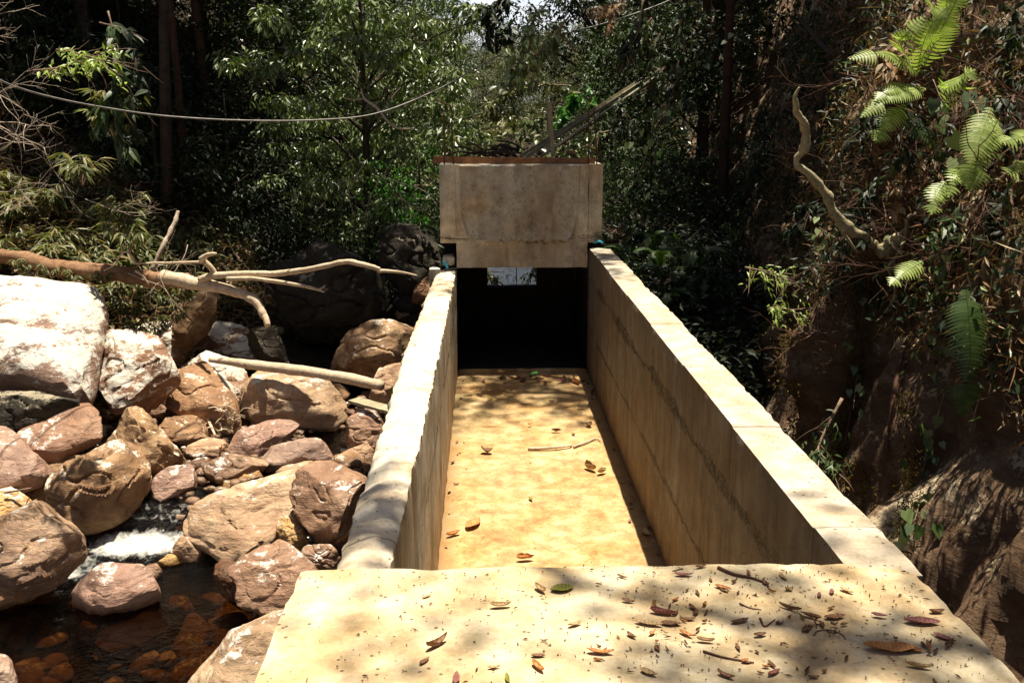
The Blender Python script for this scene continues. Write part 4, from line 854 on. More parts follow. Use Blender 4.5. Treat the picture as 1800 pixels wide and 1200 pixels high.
for yy, s0, rw in ((47, .62, 'nearer row'), (58, .80, 'middle row'), (66, .92, 'upper row'), (80, 1.22, 'farthest row')):
    for q in range(8):
        xx = (-.085+.030*q)*yy+rnd.uniform(-.5, .5); kd = 'olive' if (q+int(yy)) % 3 else 'mid'
        place_tree(TP[kd], xx, yy+rnd.uniform(-1.5, 1.5), G(xx, yy)-.5, s0*rnd.uniform(.9, 1.0), f"small far {'olive' if kd == 'olive' else 'green'} tree {wl[q]}, {rw} down the valley", 'far trees down the valley'); k_ += 1
SHR = [
 ('pale', -1.95, 16.6, 1.12, 'bright silvery leafed tree in sun above the gorge'),
 ('pale', -1.7, 19.2, .85, 'silvery leafed tree behind the left rusty bars'),
 ('green', -1.15, 16.4, .8, 'vivid green leafy tree right of the silvery tree'),
 ('shrub_mid', -1.6, 15.6, .75, 'green bush under the silvery tree beside the root covered rock'),
]
for kd, x, y, s, lb in SHR: place_tree(TP[kd], x, y, G(x, y)-.2, s, lb)
BUSH = [(-9.2, 15.2, 1.0), (-8.2, 16.6, 1.0), (-7.2, 15.6, 1.0), (-6.2, 16.2, 1.1), (-5.2, 15.8, 1.0), (-4.5, 17.2, 1.1), (-3.6, 16.2, .9), (-3.4, 18.4, 1.2), (-6.6, 18.6, 1.2), (-8.4, 18.4, 1.2),
        (-10.4, 15.0, 1.1), (-5.0, 19.4, 1.3), (-2.6, 20.5, 1.3), (-2.0, 21.5, 1.2), (-1.4, 23.5, 1.0), (3.2, 20.4, .9), (3.4, 19.5, 1.2), (4.4, 17.6, 1.1), (-2.0, 26, 1.1), (3.6, 27, 1.3), (-2.6, 31, 1.5), (-2.2, 37, 1.3), (-4.6, 32, 2)]
BL = ['bush at the far left edge of the bank', 'bush behind the left bank plants', 'bush above the middle of the left bank', 'bush upslope of the fallen trunk', 'bush left of the reddish trunk', 'bush between the two dark trunks', 'bush at the gorge edge', 'bush behind the gorge edge bush', 'bush in deep shade behind the left bank', 'bush in deep shade at far left', 'bush below the bare twigs', 'bush beneath the reddish leafed tree', 'bush below the silvery tree', 'bush behind the silvery trees', 'bush on the slope behind the block', 'bush close behind the orange plank', 'bush behind the steel channel foot', 'bush beneath the steel channel', 'bush below the rounded olive tree', 'bush right of the rounded olive tree', 'far bush left of the valley centre', 'far bush in the valley centre', 'far bush on the left valley slope']
for (x, y, s), lb in zip(BUSH, BL):
    kd = 'shrub_mid' if (x > -3.2 and y > 19) else 'shrub'
    place_tree(TP[kd], x, y, G(x, y)-.15, s, ('green ' if kd == 'shrub_mid' else 'dark ')+lb, 'bushes below the forest trees', 'bush', 'bush')
place_tree(TP['shrub_mid'], -.72, 16.1, -1.45, .8, 'small bush at the pond edge seen mirrored through the sluice opening', 'bushes below the forest trees', 'bush', 'bush')
# overhanging canopy trees, unseen crowns put in to shade the gorge
CAN = [('canopy', -11.2, 14.5, .95, 'tall spreading tree shading the left bank'), ('canopy', -5.2, 19.0, .85, 'tall spreading tree shading the forest behind the left bank'),
       ('canopy', -11, 19, 1.1, 'tall spreading tree at the far left, crown over the bare twigs'),
       ('canopy', -4.9, 16.2, .62, 'tall tree over the dark gorge behind the dead branches'), 
       ('canopy', 5.6, 12.8, .80, 'tall tree on the cliff over the middle of the rock face'), ('canopy', 5.5, 13.6, .9, 'tall tree on the cliff beside the concrete block'),
       ('canopy', 4.3, 17.8, .9, 'tall tree over the right side of the pond'), ('sparse', 7.2, 6.0, .85, 'tall thin tree on the cliff above the vines'), ('canopy', -9.0, 17.2, .9, 'tall spreading tree over the left bank slope'), ('canopy', -7.6, 20.5, 1.0, 'tall spreading tree in the middle of the left forest'),
       ('sparse', 7.5, 5.0, 1.0, 'tall tree far right on the cliff top'), ('canopy', -8.2, 23, 1.1, 'tall spreading tree behind the left forest')]
for kd, x, y, s, lb in CAN:
    tz = 6.0 if x > 0 else 6.0
    zt = G(x, y)
    place_tree(TP[kd], x, y, zt-.2, s, lb, 'tall trees whose crowns shade the gorge', sz=max(s, (10.0-zt)/9.0) if zt < 2 else s)
# slanting trees added with unseen crowns placed where shade should fall
def shade_tree(name_label, base, mids, cc, R, ncl, per, L, seed, sz=.5):
    rg = np.random.default_rng(seed); t = empty('tree', base); tag(t, name_label, 'tree', 'tall trees whose crowns shade the gorge')
    mb = MB(); P = smooth_path([base]+mids+[cc], 6); mb.tube(P, lerp_r([.10, .06, .035, .015], len(P)), 9, .1)
    cent = np.array([np.array(cc)+unit(rg.normal(size=3))*R*rg.random()**.5*[1, 1, .35] for _ in range(ncl)])
    for c in cent[:30]:
        s = P[-1-rg.integers(0, 6)]; mb.tube(smooth_path([s, (s+c)/2+[0, 0, .2], c], 4), [.03]*3+[.02]*3+[.01]*3, 5)
    o = mb.build('trunk', M['bark'], t); o.location = -np.array(base)
    V, F = clump_leaves(cent, rg.uniform(.5, 1.2, ncl)*sz, per, L, .45, rg, .4); o = leaf_obj('crown', V, F, M['leaf_mid'], t); o.location = -np.array(base)
def crown_over(gx, gy, h): return np.array([gx+.085*(h), gy+.10*(h), h])
shade_tree('slanting tree on the cliff, unseen crown added to dapple the near slab', [4.8, 1.6, 3.5], [[4.2, 1.8, 6], [3.0, 2.0, 8.5]], crown_over(.85, 2.35, 11.0), 1.35, 26, 24, .15, 3, .42)
shade_tree('added slender slanting tree, tiny unseen crown shading the near end of the stream-side wall', [4.9, 2.6, 3.6], [[3.6, 3.0, 7], [1.6, 3.6, 9.5]], crown_over(-.45, 3.65, 10.0), .55, 14, 26, .15, 9, .4)
shade_tree('slanting tree on the cliff, unseen crown added to shade the channel end', [5.4, 11.2, 4.0], [[4.9, 11.3, 7], [3.4, 11.0, 9.5]], crown_over(.6, 10.6, 11.0), 1.5, 40, 40, .17, 4, .5)
shade_tree('slanting tree, unseen crown added to dapple the lower rock face at the right', [5.6, 4.2, 4.5], [[5.4, 4.4, 7], [4.8, 4.6, 9]], crown_over(2.6, 3.6, 10.5), 1.5, 20, 30, .17, 5, .5)
shade_tree('slanting tree, unseen crown added to shade the gorge behind the dead branches', [-4.9, 15.2, 0.2], [[-4.6, 15.2, 4], [-3.6, 15.1, 7]], crown_over(-2.5, 13.9, 9.5), 1.5, 110, 60, .2, 6, .5)
shade_tree('slanting tree, unseen crown added to shade the channel end and the block top', [5.0, 13.2, 2.5], [[4.6, 13.2, 6], [3.0, 13.0, 9]], crown_over(.4, 12.6, 11), 1.3, 60, 50, .18, 8, .5)
# ------------------------------------------------------------------ left bank plants
rg = np.random.default_rng(5)
def bank_points(n, x0, x1, y0, y1, cond=None):
    out = []
    while len(out) < n:
        x, y = rg.uniform(x0, x1), rg.uniform(y0, y1)
        if cond and not cond(x, y): continue
        out.append((x, y, ground(x, y)))
    return np.array(out)
bank = lambda x, y: x < I(y, [0, 8, 10, 11, 13, 20, 30], [-7.5, -6.3, -5.6, -4.9, -3.55, -3.3, -1.5])+.15
def scatter(name, label, n, region, L, asp, mat, lift, cond, up=1.6, cat='leaves'):
    P = bank_points(n, *region, cond); P[:, 2] += rg.uniform(0, lift, n); D = rg.normal(size=(n, 3)); D[:, 2] *= .5; Nn = rg.normal(size=(n, 3))*.5; Nn[:, 2] += up
    l = L*rg.uniform(.5, 1.3, n); V, F = leaf_arrays(P, D, Nn, l, l*asp); return tag(leaf_obj(name, V, F, M[mat]), label, cat, kind='stuff')
scatter('dry_twigs', 'fine dry twigs and stalks matted over the left bank', 5000, (-10, -3.2, 10, 16), .30, .03, 'litter', .35, bank)
scatter('leaf_litter', 'brown and grey dead leaves covering the left bank', 15000, (-10, -3, 9.5, 17), .13, .4, 'litter', .12, bank)
scatter('ground_cover', 'low green leaves growing all over the left bank', 9000, (-11, -3, 10, 17), .11, .26, 'lance', .42, bank)
scatter('undergrowth', 'dark undergrowth leaves on the forest floor behind the bank', 16000, (-14, 12, 16, 32), .2, .4, 'leaf_dark', .7, lambda x, y: not (-.6 < x < 3.0 and y < 19.5) and not (-.3 < x < 1.6))
scatter('undergrowth', 'olive undergrowth leaves on the far valley floor', 14000, (-8, 12, 24, 72), .34, .45, 'leaf_olive', 1.1, lambda x, y: not (-.3 < x-.02*y < 1.4 and y < 42))
scatter('undergrowth', 'dark undergrowth leaves between the channel wall and the cliff', 5000, (1.6, 4.2, 9.6, 16), .12, .4, 'leaf_dark', .5, lambda x, y: x < xb(y)+1.2 and not (x < 2.9 and y > 13.1))
def lance_proto(seed, ns, H, L):
    rg2 = np.random.default_rng(seed); mb = MB(); Ps = []; Ds = []; Ns = []
    for k in range(ns):
        a = rg2.uniform(0, 6.28); ln = rg2.uniform(.2, .6)*H; hz = np.array([math.cos(a), math.sin(a), 0])
        top = hz*ln+np.array([0, 0, H*rg2.uniform(.6, 1.1)]); pth = smooth_path([np.zeros(3), top*.5+np.array([0, 0, .12*H]), top], 5); mb.tube(pth, lerp_r([.006, .003], len(pth)), 5)
        for nd in (len(pth)-1, len(pth)-4, len(pth)-6):
            m = rg2.integers(5, 9)
            for j in range(m):
                b = a+rg2.uniform(-1.6, 1.6); d = np.array([math.cos(b), math.sin(b), rg2.uniform(-.9, .15)]); Ps.append(pth[nd]); Ds.append(d); Ns.append([rg2.normal()*.25, rg2.normal()*.25, 1])
    n = len(Ps); l = L*rg2.uniform(.6, 1.2, n); V, F = leaf_arrays(np.array(Ps), np.array(Ds), np.array(Ns), l, l*.2, 1, .22)
    me1 = bpy.data.meshes.new('stem'); me1.from_pydata(np.concatenate(mb.V).tolist(), [], mb.F); me1.materials.append(M['twig'])
    me2 = bpy.data.meshes.new('foliage'); me2.from_pydata(V.tolist(), [], F); me2.materials.append(M['lance']); return me1, me2
LP = [lance_proto(30+k, 6, .42, .19) for k in range(4)]
def plant(proto, p, s, label, group, name='leafy_plant', cat='plant', rx=0, ry=0, names=('stem', 'foliage')):
    t = empty(name, p, rnd.uniform(0, 6.28)); t.scale = (s, s, s); t.rotation_euler[0] = rx; t.rotation_euler[1] = ry; tag(t, label, cat, group)
    for nm, me in zip(names, proto):
        o = bpy.data.objects.new(nm, me); COL.objects.link(o); o.parent = t
    return t
for k in range(120):
    px, py = rnd.uniform(-20, 400), rnd.uniform(300, 560)
    if px > 250 and py < 400: continue
    if px < 215 and py > 490: continue
    if py < 350: continue
    p = ground_hit(px, py); wh = ('at the left picture edge' if px < 40 else 'under the bare twig fan' if px < 100 else 'over the largest white boulder' if px < 160 else 'over the white patched boulder' if px < 230 else 'beside the leaning grey stem' if px < 310 else 'behind the forked dead branch')
    side = 'high upslope' if py < 385 else 'just above the fallen trunk' if py < 450 else 'below the fallen trunk'
    plant(rnd.choice(LP), p, rnd.uniform(.6, 1.25), f'lance-leaved plant on the left bank, {side}, {wh}', 'lance-leaved plants on the left bank')
for px, py, Y, s in [(205, 385, 11.8, 1.0), (215, 350, 12, 1.0), (225, 400, 11.6, 1.0), (140, 280, 9, .8), (245, 565, 11.9, .7), (225, 535, 12, .7), (270, 575, 11.9, .6), (300, 550, 12, .7), (255, 505, 12.1, .7), (320, 510, 12, .7), (180, 478, 12, .5), (90, 470, 12.2, .5), (130, 480, 12.1, .45), (40, 462, 12.3, .5), (205, 165, 12, 1.1), (198, 200, 12, 1)]:
    plant(rnd.choice(LP), at_y(px, py, Y)-np.array([0, 0, .3*s]), s, f'drooping lance-leaved shoot against the dark forest, '+('left of the reddish trunk, level with the cable' if py < 230 else 'below the bare twig fan' if px < 150 else 'above the middle of the fallen trunk') if py < 450 else ('lance-leaved plant hanging over the fallen trunk above the largest white boulder' if px < 200 else 'lance-leaved plant right behind the white patched boulder' if px < 262 else 'lance-leaved plant below the forked dead branch, right of the white patched boulder'), 'lance-leaved shoots')
# ------------------------------------------------------------------ twigs and sprays
def grow(mb, p, d, L, r, depth, rd, droop=.0, spread=.6, leaves=None, seg=5):
    n = 6; pts = [p]; dd = d.copy()
    for i in range(n):
        dd = unit(dd+np.array([rd.gauss(0, .13), rd.gauss(0, .13), rd.gauss(0, .13)-droop])); pts.append(pts[-1]+dd*L/n)
    mb.tube(pts, lerp_r([r, r*.55], len(pts)), seg)
    if leaves is not None and depth <= 1:
        for q in pts[2:]: leaves.append((q, dd))
    if depth > 0:
        for k in range(rd.choice([2, 3, 3])):
            i = rd.randint(2, n); nd = unit(dd+np.array([rd.gauss(0, spread), rd.gauss(0, spread*.7), rd.gauss(0, spread)]))
            grow(mb, pts[i], nd, L*rd.uniform(.5, .8), r*.55, depth-1, rd, droop, spread, leaves, seg)
def bare_shrub(roots, label, mat='twig_pale', seed=1, depth=3, droop=-.03, group=None, spread=.6, name='bare_shrub'):
    rd = random.Random(seed); mb = MB()
    for p, q, r in roots:
        d = np.array(q)-np.array(p); grow(mb, np.array(p), unit(d), np.linalg.norm(d), r, depth, rd, droop, spread)
    return tag(mb.build(name, M[mat]), label, 'bare shrub', group)
bare_shrub([(Y_(-60, 215, 8.6), Y_(40, 205, 8.6), .007), (Y_(-60, 180, 8.8), Y_(50, 160, 8.7), .007), (Y_(-60, 150, 8.4), Y_(60, 180, 8.5), .006), (Y_(-50, 230, 8.2), Y_(60, 240, 8.3), .006), (Y_(-60, 200, 8.5), Y_(80, 225, 8.3), .007)], 'fan of bare pale twigs reaching in from the left edge', seed=3, depth=3, droop=-.02)
bare_shrub([(Y_(-60, 60, 8.6), Y_(20, 70, 8.6), .005), (Y_(-60, 20, 8.8), Y_(10, 30, 8.7), .006)], 'upper bare pale twigs at the top left edge', seed=5, depth=2)
bare_shrub([(Y_(-30, 340, 10.6), Y_(60, 325, 10.6), .006), (Y_(-30, 390, 10.4), Y_(60, 360, 10.5), .006), (Y_(150, 350, 11.6), Y_(240, 390, 11.4), .006)], 'bare twigs lying over the left bank plants', seed=6, depth=3)
bare_shrub([(Y_(225, 480, 11.9), Y_(290, 500, 11.7), .008), (Y_(330, 430, 12.3), Y_(300, 500, 12), .006), (Y_(400, 420, 13), Y_(430, 500, 12.8), .006)], 'thin pale twigs hanging behind the forked dead branch', seed=7, depth=3, droop=.04)
bare_shrub([(Y_(640, 290, 14.6), Y_(600, 340, 14.4), .008), (Y_(660, 300, 14.6), Y_(720, 350, 14.4), .008), (Y_(690, 280, 14.6), Y_(640, 380, 14.5), .007)], 'bare twigs below the silvery tree', seed=8, depth=3, droop=.03)
def spray(pts, Y, L, mat, label, seed=0, asp=.42, dens=1.0, droop=.5, depth=1, cat='branch', stem='twig', group='leafy sprays'):
    rd = random.Random(seed); rg2 = np.random.default_rng(seed+50); t = empty('leafy_spray', at_y(pts[0][0], pts[0][1], Y)); tag(t, label, cat, group)
    mb = MB(); P = smooth_path([at_y(x, y, Y-.12*i) for i, (x, y) in enumerate(pts)], 6); mb.tube(P, lerp_r([.012, .004], len(P)), 6); lv = []
    for i in range(2, len(P)):
        dd = unit(P[i]-P[i-1]); lv.append((P[i], dd))
        if rd.random() < .55: grow(mb, P[i], unit(dd+np.array([rd.gauss(0, .6), rd.gauss(0, .4), rd.gauss(-.1, .5)])), rd.uniform(.25, .5), .004, depth-1, rd, .06, .6, None)
        if rd.random() < .55:
            q = P[i]+unit(dd+np.array([rd.gauss(0, .6), rd.gauss(0, .5), rd.gauss(-.2, .5)]))*rd.uniform(.1, .35); lv += [(P[i]*(1-f)+q*f, dd) for f in (.5, .8, 1)]
    Q = np.repeat(np.array([a for a, _ in lv]), max(1, int(3*dens)), 0); DD = np.repeat(np.array([b for _, b in lv]), max(1, int(3*dens)), 0); n = len(Q)
    D = DD*.5+rg2.normal(size=(n, 3))*.6; D[:, 2] -= droop; Nn = rg2.normal(size=(n, 3))*.35; Nn[:, 2] += .9; Nn[:, 1] -= .5
    l = L*rg2.uniform(.6, 1.2, n); V, F = leaf_arrays(Q+rg2.normal(size=(n, 3))*.02, D, Nn, l, l*asp, 1, .2)
    o = mb.build('stem', M[stem], t); o.location = -np.array(t.location); o = leaf_obj('foliage', V, F, M[mat], t); o.location = -np.array(t.location)
spray([(60, 125), (110, 118), (150, 100), (172, 105)], 8.5, .07, 'fern', 'yellow green leafy twig among bare twigs at the top left', 1, .35, 1.2)
spray([(100, 88), (130, 92), (165, 108)], 8.6, .07, 'fern', 'small yellow green twig end above the bare twigs', 2, .35, 1.0)
spray([(190, 20), (205, 90), (200, 170), (205, 240)], 12, .22, 'leaf_mid', 'hanging column of large dim leaves in the left forest', 3, .35, 1.2, .9)
spray([(175, 40), (225, 60), (232, 140), (225, 180)], 12.4, .2, 'leaf_dark', 'dark drooping leaves right of the large dim leaves', 4, .35, 1.2, .9)
spray([(960, 8), (935, 40), (925, 70), (915, 110)], 11.0, .13, 'leaf_pale', 'pale leafy spray hanging where the cable bends', 5, .4, 1.2, .5)
spray([(1000, 30), (960, 80), (930, 110), (915, 130)], 11.2, .14, 'leaf_pale', 'pale drooping leaf cluster just below the cable bend', 6, .4, 1.3, .6)
spray([(1010, 90), (985, 60), (955, 75)], 11.6, .12, 'leaf_pale', 'short pale spray crossing the cable', 7, .4, 1.0)
spray([(1000, 150), (940, 150), (900, 160), (862, 190)], 15.2, .12, 'leaf_olive', 'broad olive spray above the upright stake, left side', 8, .4, 2.0, .4)
spray([(1060, 190), (1020, 180), (1000, 190), (990, 205)], 15.2, .13, 'leaf_green', 'fresh green spray between the stake and right rusty bars', 9, .4, 1.6, .4)
spray([(1010, 200), (960, 210), (930, 220), (910, 240)], 15.2, .12, 'leaf_pale', 'pale spray behind the upright stake', 10, .4, 1.6, .4)
spray([(1070, 230), (1040, 240), (1010, 260), (1015, 285)], 15.2, .12, 'leaf_pale', 'pale leaves hanging below the steel channel', 11, .4, 1.2, .6)
spray([(1130, 0), (1120, 60), (1100, 90)], 11, .12, 'leaf_dark', 'dark leaves hanging right of the cable top', 13, .4, 1.5, .8)
spray([(838, 462), (852, 478), (868, 492)], 13.7, .09, 'leaf_olive', 'olive leaves hanging behind the opening under the block', 81, .4, 1.6, .5)
spray([(945, 466), (936, 480), (926, 496)], 13.8, .07, 'leaf_dark', 'dark leaves at the right of the opening under the block', 82, .4, 1.0, .5)
spray([(900, -20), (870, 10), (860, 40), (880, 60)], 16, .16, 'leaf_dark', 'dark leaves against the sky gap', 14, .4, 2.0, .4)
# ------------------------------------------------------------------ the rock face vegetation
def cl(px, py, off=.1): return cliff_hit(px, py, off)
def frond(parent, pts, leaf, mat='fern', lean=(0, -.6, .8), name='frond'):
    P = smooth_path(pts, 9); n = len(P); L = np.linalg.norm(np.diff(P, axis=0), axis=1).sum(); cnt = max(14, int(L/.019)); T = np.gradient(P, axis=0)
    mb = MB(); mb.tube(P, lerp_r([.004, .0015], n), 5); Nn = unit(np.array(lean, float)); V = []; F = []
    for k in range(cnt):
        u = k/(cnt-1); i = u*(n-1); a = int(min(i, n-2)); f = i-a; p = P[a]*(1-f)+P[a+1]*f; t = unit(T[a]); sd = unit(np.cross(t, Nn)); up = np.cross(sd, t)
        ln = leaf*max(.08, math.sin(min(1, .12+u*1.25)**.8*math.pi*.94 if u < .72 else math.pi*(.5+.5*(u-.3)/.72))**.8 if u < .72 else (1-(u-.72)/.30)**.8*.92)
        ln *= 1 if u > .06 else .5
        for s in (-1, 1):
            b = len(V); w = .0065+.003*ln/leaf; q = []
            for j in range(5):
                v = j/4; c = p+sd*s*ln*v+t*ln*(.10+.30*v*v)-up*ln*.22*v*v*(1+.3*rnd.random()); hw = w*(1, 1.05, .9, .6, .05)[j]
                q += [c-t*hw, c+t*hw]
            V += q; F += [(b+2*j, b+2*j+2, b+2*j+3, b+2*j+1) if s > 0 else (b+2*j, b+2*j+1, b+2*j+3, b+2*j+2) for j in range(4)]
    mb.add(V, F); o = mb.build(name, M[mat], parent, smooth=False); o.location = -np.array(parent.location); return o
def fern(base, fronds, label, leaf=.11, mat='fern', off=.55):
    b = cl(*base, off=off); t = empty('fern', b); tag(t, label, 'fern', 'ferns on the rock face')
    for pts in fronds:
        q = []
        for i, (x, y) in enumerate(pts):
            q.append(at_y(x, y, b[1]-.10*i+.03*i*i*.5))
        frond(t, q, leaf, mat)
fern((1612, 128), [[(1612, 128), (1590, 108), (1550, 94), (1495, 103)], [(1612, 128), (1622, 80), (1640, 40), (1662, 15)], [(1625, 115), (1650, 60), (1672, 20), (1690, -20)], [(1600, 105), (1585, 85), (1592, 60), (1625, 30)]], 'large sunlit fern high on the rock face, frond curling left', .12)
fern((1650, 10), [[(1655, 40), (1640, 10), (1620, -10)], [(1655, 40), (1680, 10), (1700, -25)], [(1655, 40), (1665, 0), (1668, -40)]], 'sunlit fern cut by the top edge of the picture', .1)
fern((1672, 195), [[(1668, 190), (1675, 160), (1692, 140), (1712, 124)], [(1650, 150), (1680, 140), (1700, 128)]], 'short bright upright fern right of the large fern', .12)
fern((1610, 160), [[(1625, 155), (1590, 160), (1555, 175), (1515, 205)], [(1600, 150), (1570, 155), (1540, 175)], [(1590, 185), (1560, 215), (1540, 250)]], 'fern spreading left below the large fern', .10)
fern((1580, 190), [[(1575, 195), (1595, 215), (1620, 235), (1650, 262), (1662, 300)], [(1575, 200), (1610, 215), (1640, 235)]], 'dim fern drooping to the right in the middle of the vegetation', .09, 'fern_shade')
fern((1745, 215), [[(1750, 210), (1735, 240), (1722, 290), (1705, 335)], [(1740, 190), (1725, 235), (1710, 280), (1700, 330)]], 'long fern hanging near the right edge', .11)
fern((1690, 300), [[(1700, 300), (1680, 310), (1668, 345)], [(1660, 320), (1645, 345), (1638, 375)]], 'pair of short fronds hanging below the middle ferns', .08)
fern((1810, 240), [[(1830, 235), (1800, 240), (1760, 250)], [(1830, 290), (1800, 295), (1770, 305)]], 'fern entering from the right edge', .09)
fern((1700, 510), [[(1698, 510), (1703, 560), (1706, 620), (1700, 680), (1690, 730)]], 'long narrow fern frond hanging straight down the rock face', .13, 'fern_shade', .35)
fern((1600, 470), [[(1620, 460), (1590, 478), (1565, 500)]], 'small fern beside the pale root on the rock face', .07)
FL = ['nearest the end of the block', 'second from the block along the ledge', 'in the middle of the ledge', 'behind the ledge, high beside the block', 'below the dark ivy column', 'lowest beside the block corner', 'farthest right on the ledge', 'lowest on the ledge against the wall']
for bi, (bx, by, sc) in enumerate([(1110, 500, 1), (1160, 470, 1), (1200, 500, 1.1), (1150, 440, .9), (1230, 470, 1), (1100, 460, .8), (1250, 520, 1), (1180, 540, .9)]):
    b = at_y(bx, by, 12.2-rnd.random()); t = empty('fern', b); tag(t, 'dim fern between the channel wall and the cliff, '+FL[bi], 'fern', 'ferns beside the channel wall')
    for k in range(7):
        a = rnd.uniform(0, 6.28); d = np.array([math.cos(a), math.sin(a), 0])*sc*.42
        frond(t, [b, b+d*.35+[0, 0, .22*sc], b+d*.75+[0, 0, .22*sc], b+d+[0, 0, .08*sc]], .075, 'fern_shade', (0, 0, 1))
# upper dark face: hanging sprays, lit leaves, dead twigs
for k in range(46):
    px, py = rnd.uniform(1080, 1800), rnd.uniform(-10, 430)
    p = cl(px, py, .15); y = p[1]; mt = rnd.choice(['leaf_dark', 'leaf_dark', 'leaf_dark', 'leaf_mid', 'litter'])
    dx = rnd.uniform(-40, 10); ln = rnd.uniform(30, 90)
    zone = 'upper dark slope' if py < 150 else 'middle dark slope' if py < 300 else 'lower dark slope'; hz = 'close to the concrete block' if px < 1200 else 'left of the pale root' if px < 1400 else 'around the pale root' if px < 1550 else 'among the ferns'
    nmx = {'leaf_dark': 'dark green', 'leaf_mid': 'mid green', 'litter': 'dead brown'}[mt]
    spray([(px, py), (px+dx*.5, py+ln*.3), (px+dx, py+ln)], y, .10, mt, f'{nmx} leafy spray on the {zone}, {hz}', 100+k, .38, 1.6, .6, cat='plant', stem='twig_dark', group='leafy sprays on the cliff')
for k, (px, py, m_) in enumerate([(1500, 60, 'twig_dark'), (1560, 130, 'twig_dark'), (1420, 160, 'twig'), (1470, 250, 'twig_dark'), (1530, 320, 'twig_dark'), (1580, 280, 'twig_dark'), (1640, 300, 'twig_dark'), (1700, 90, 'twig_dark'), (1760, 60, 'twig_dark'), (1770, 150, 'twig_dark'), (1760, 330, 'twig_dark'), (1720, 420, 'twig_dark'), (1400, 420, 'twig_dark'), (1480, 470, 'twig_dark'), (1620, 380, 'twig_dark'), (1780, 250, 'twig_dark'), (1340, 300, 'twig_dark'), (1420, 560, 'twig_dark')]):
    b = cl(px+20, py+20, .05); rts = []
    for j in range(5): rts.append((b, b+np.array([rnd.uniform(-.5, .2), rnd.uniform(-.5, .1), rnd.uniform(-.3, .4)]), .006))
    bare_shrub(rts, ['tangle of reddish dead twigs', 'knot of dry dark twigs', 'mesh of thin dead stems'][k % 3]+[' at the top of the rock face', ' among the upper ferns', ' behind the tip of the pale root', ' left of the pale root bend', ' right of the pale root', ' below the middle ferns', ' under the dim drooping fern', ' right of the large fern', ' in the top right corner', ' at the right edge below the corner', ' under the long hanging fern', ' above the straight hanging frond', ' left of the root elbow', ' below the root elbow', ' above the root stub', ' at the right edge by the entering fern', ' on the dark slope left of the root', ' on the lower dark slope'][k], m_, 40+k, 3, 0, 'dead twig tangles on the rock face', .8, 'twig_tangle')
def cliff_cover(name, label, n, yr, zr, L, asp, mat, off, seed, cond=None):
    rg2 = np.random.default_rng(seed); P = []
    while len(P) < n:
        y, z = rg2.uniform(*yr), rg2.uniform(*zr)
        if nz(y*.9+seed, z*.9, 3)+.35*nz(y*3, z*3, 5) < (cond or -.05): continue
        P.append((cliffx(y, z)-rg2.uniform(.0, off), y, z))
    P = np.array(P); D = rg2.normal(size=(n, 3)); D[:, 2] -= .7; Nn = rg2.normal(size=(n, 3))*.6+[-.5, -.5, .7]; l = L*rg2.uniform(.4, 1.3, n)
    V, F = leaf_arrays(P, D, Nn, l, l*asp); tag(leaf_obj(name, V, F, M[mat]), label, 'leaves', kind='stuff')
cliff_cover('cliff_foliage', 'dark small leaved growth clinging to the upper rock face', 15000, (3, 15), (0, 4.5), .075, .4, 'leaf_dark', .35, 1, -.25)
cliff_cover('cliff_litter', 'dead brown leaves and needles caught on the rock face', 9000, (3, 13), (-.1, 3.2), .075, .22, 'litter', .25, 2, -.1)
cliff_cover('cliff_sprouts', 'pale green sprouts growing from the rock face', 1800, (4, 12), (-.2, 3), .07, .3, 'leaf_pale', .35, 3, .1)
cliff_cover('cliff_roots', 'fine dead stems matted over the rock face', 4500, (3, 13), (-.1, 3.2), .22, .035, 'litter', .22, 4, -.15)
cliff_cover('cliff_growth', 'dark brown growth on the lower shaded rock', 4000, (5.5, 12), (-2.2, -.2), .06, .35, 'moss', .08, 5, .05)
# pale root
def cpath(pts, off): return [cl(x, y, off) if o is None else at_y(x, y, o) for x, y, o in pts]
yb = min(cl(1520, 415, .25)[1], cl(1450, 345, .12)[1], cl(1410, 262, .12)[1])-.3
branch_thing('pale_root', 'pale twisted dead stem rising along the rock face', 'branch', M['wood_grey'], [([at_y(x, y, yb-.03*i) for i, (x, y) in enumerate([(1540, 432), (1518, 417), (1490, 402), (1472, 380), (1452, 345), (1430, 315), (1400, 285), (1414, 262), (1415, 225), (1402, 200), (1398, 178), (1404, 155)])], [.034, .034, .042, .036, .036, .034, .022, .034, .029, .022, .019, .006]), ([at_y(x, y, yb) for x, y in [(1470, 385), (1485, 415), (1510, 445)]], [.02, .014, .008])], rough=.45, seg=14)
branch_thing('pale_root', 'short thick pale root stub right of the twisted dead stem', 'root', M['wood_grey'], [([at_y(x, y, yb-.05) for x, y in [(1545, 445), (1570, 428), (1592, 415), (1606, 403)]], [.055, .06, .05, .05])], rough=.25, seg=12)
y2 = cl(1600, 420, .25)[1]
branch_thing('hanging_vine', 'thin curled vine hanging below the root stub', 'vine', M['wood_grey'], [([at_y(x, y, y2) for x, y in [(1610, 375), (1595, 385), (1590, 420), (1575, 450), (1562, 470), (1568, 490), (1572, 520), (1555, 550), (1540, 565)]], [.014, .014, .013, .012, .012, .010, .009, .007, .004])], rough=.1, seg=7)
y3 = cl(1740, 600, .1)[1]
branch_thing('hanging_vine', 'long brown root hanging down the right part of the rock face', 'vine', M['twig'], [([at_y(x, y, y3) for x, y in [(1740, 440), (1728, 480), (1742, 530), (1748, 590), (1735, 640), (1722, 700), (1712, 760)]], [.014, .016, .017, .017, .016, .014, .008])], rough=.15, seg=8)
branch_thing('broken_branch', 'mottled dead branch slanting at the top of the rock face', 'branch', M['bark'], [([cl(x, y, .3) for x, y in [(1405, 32), (1425, 55), (1450, 85), (1468, 98)]], [.02, .028, .028, .02])], rough=.2, seg=10)
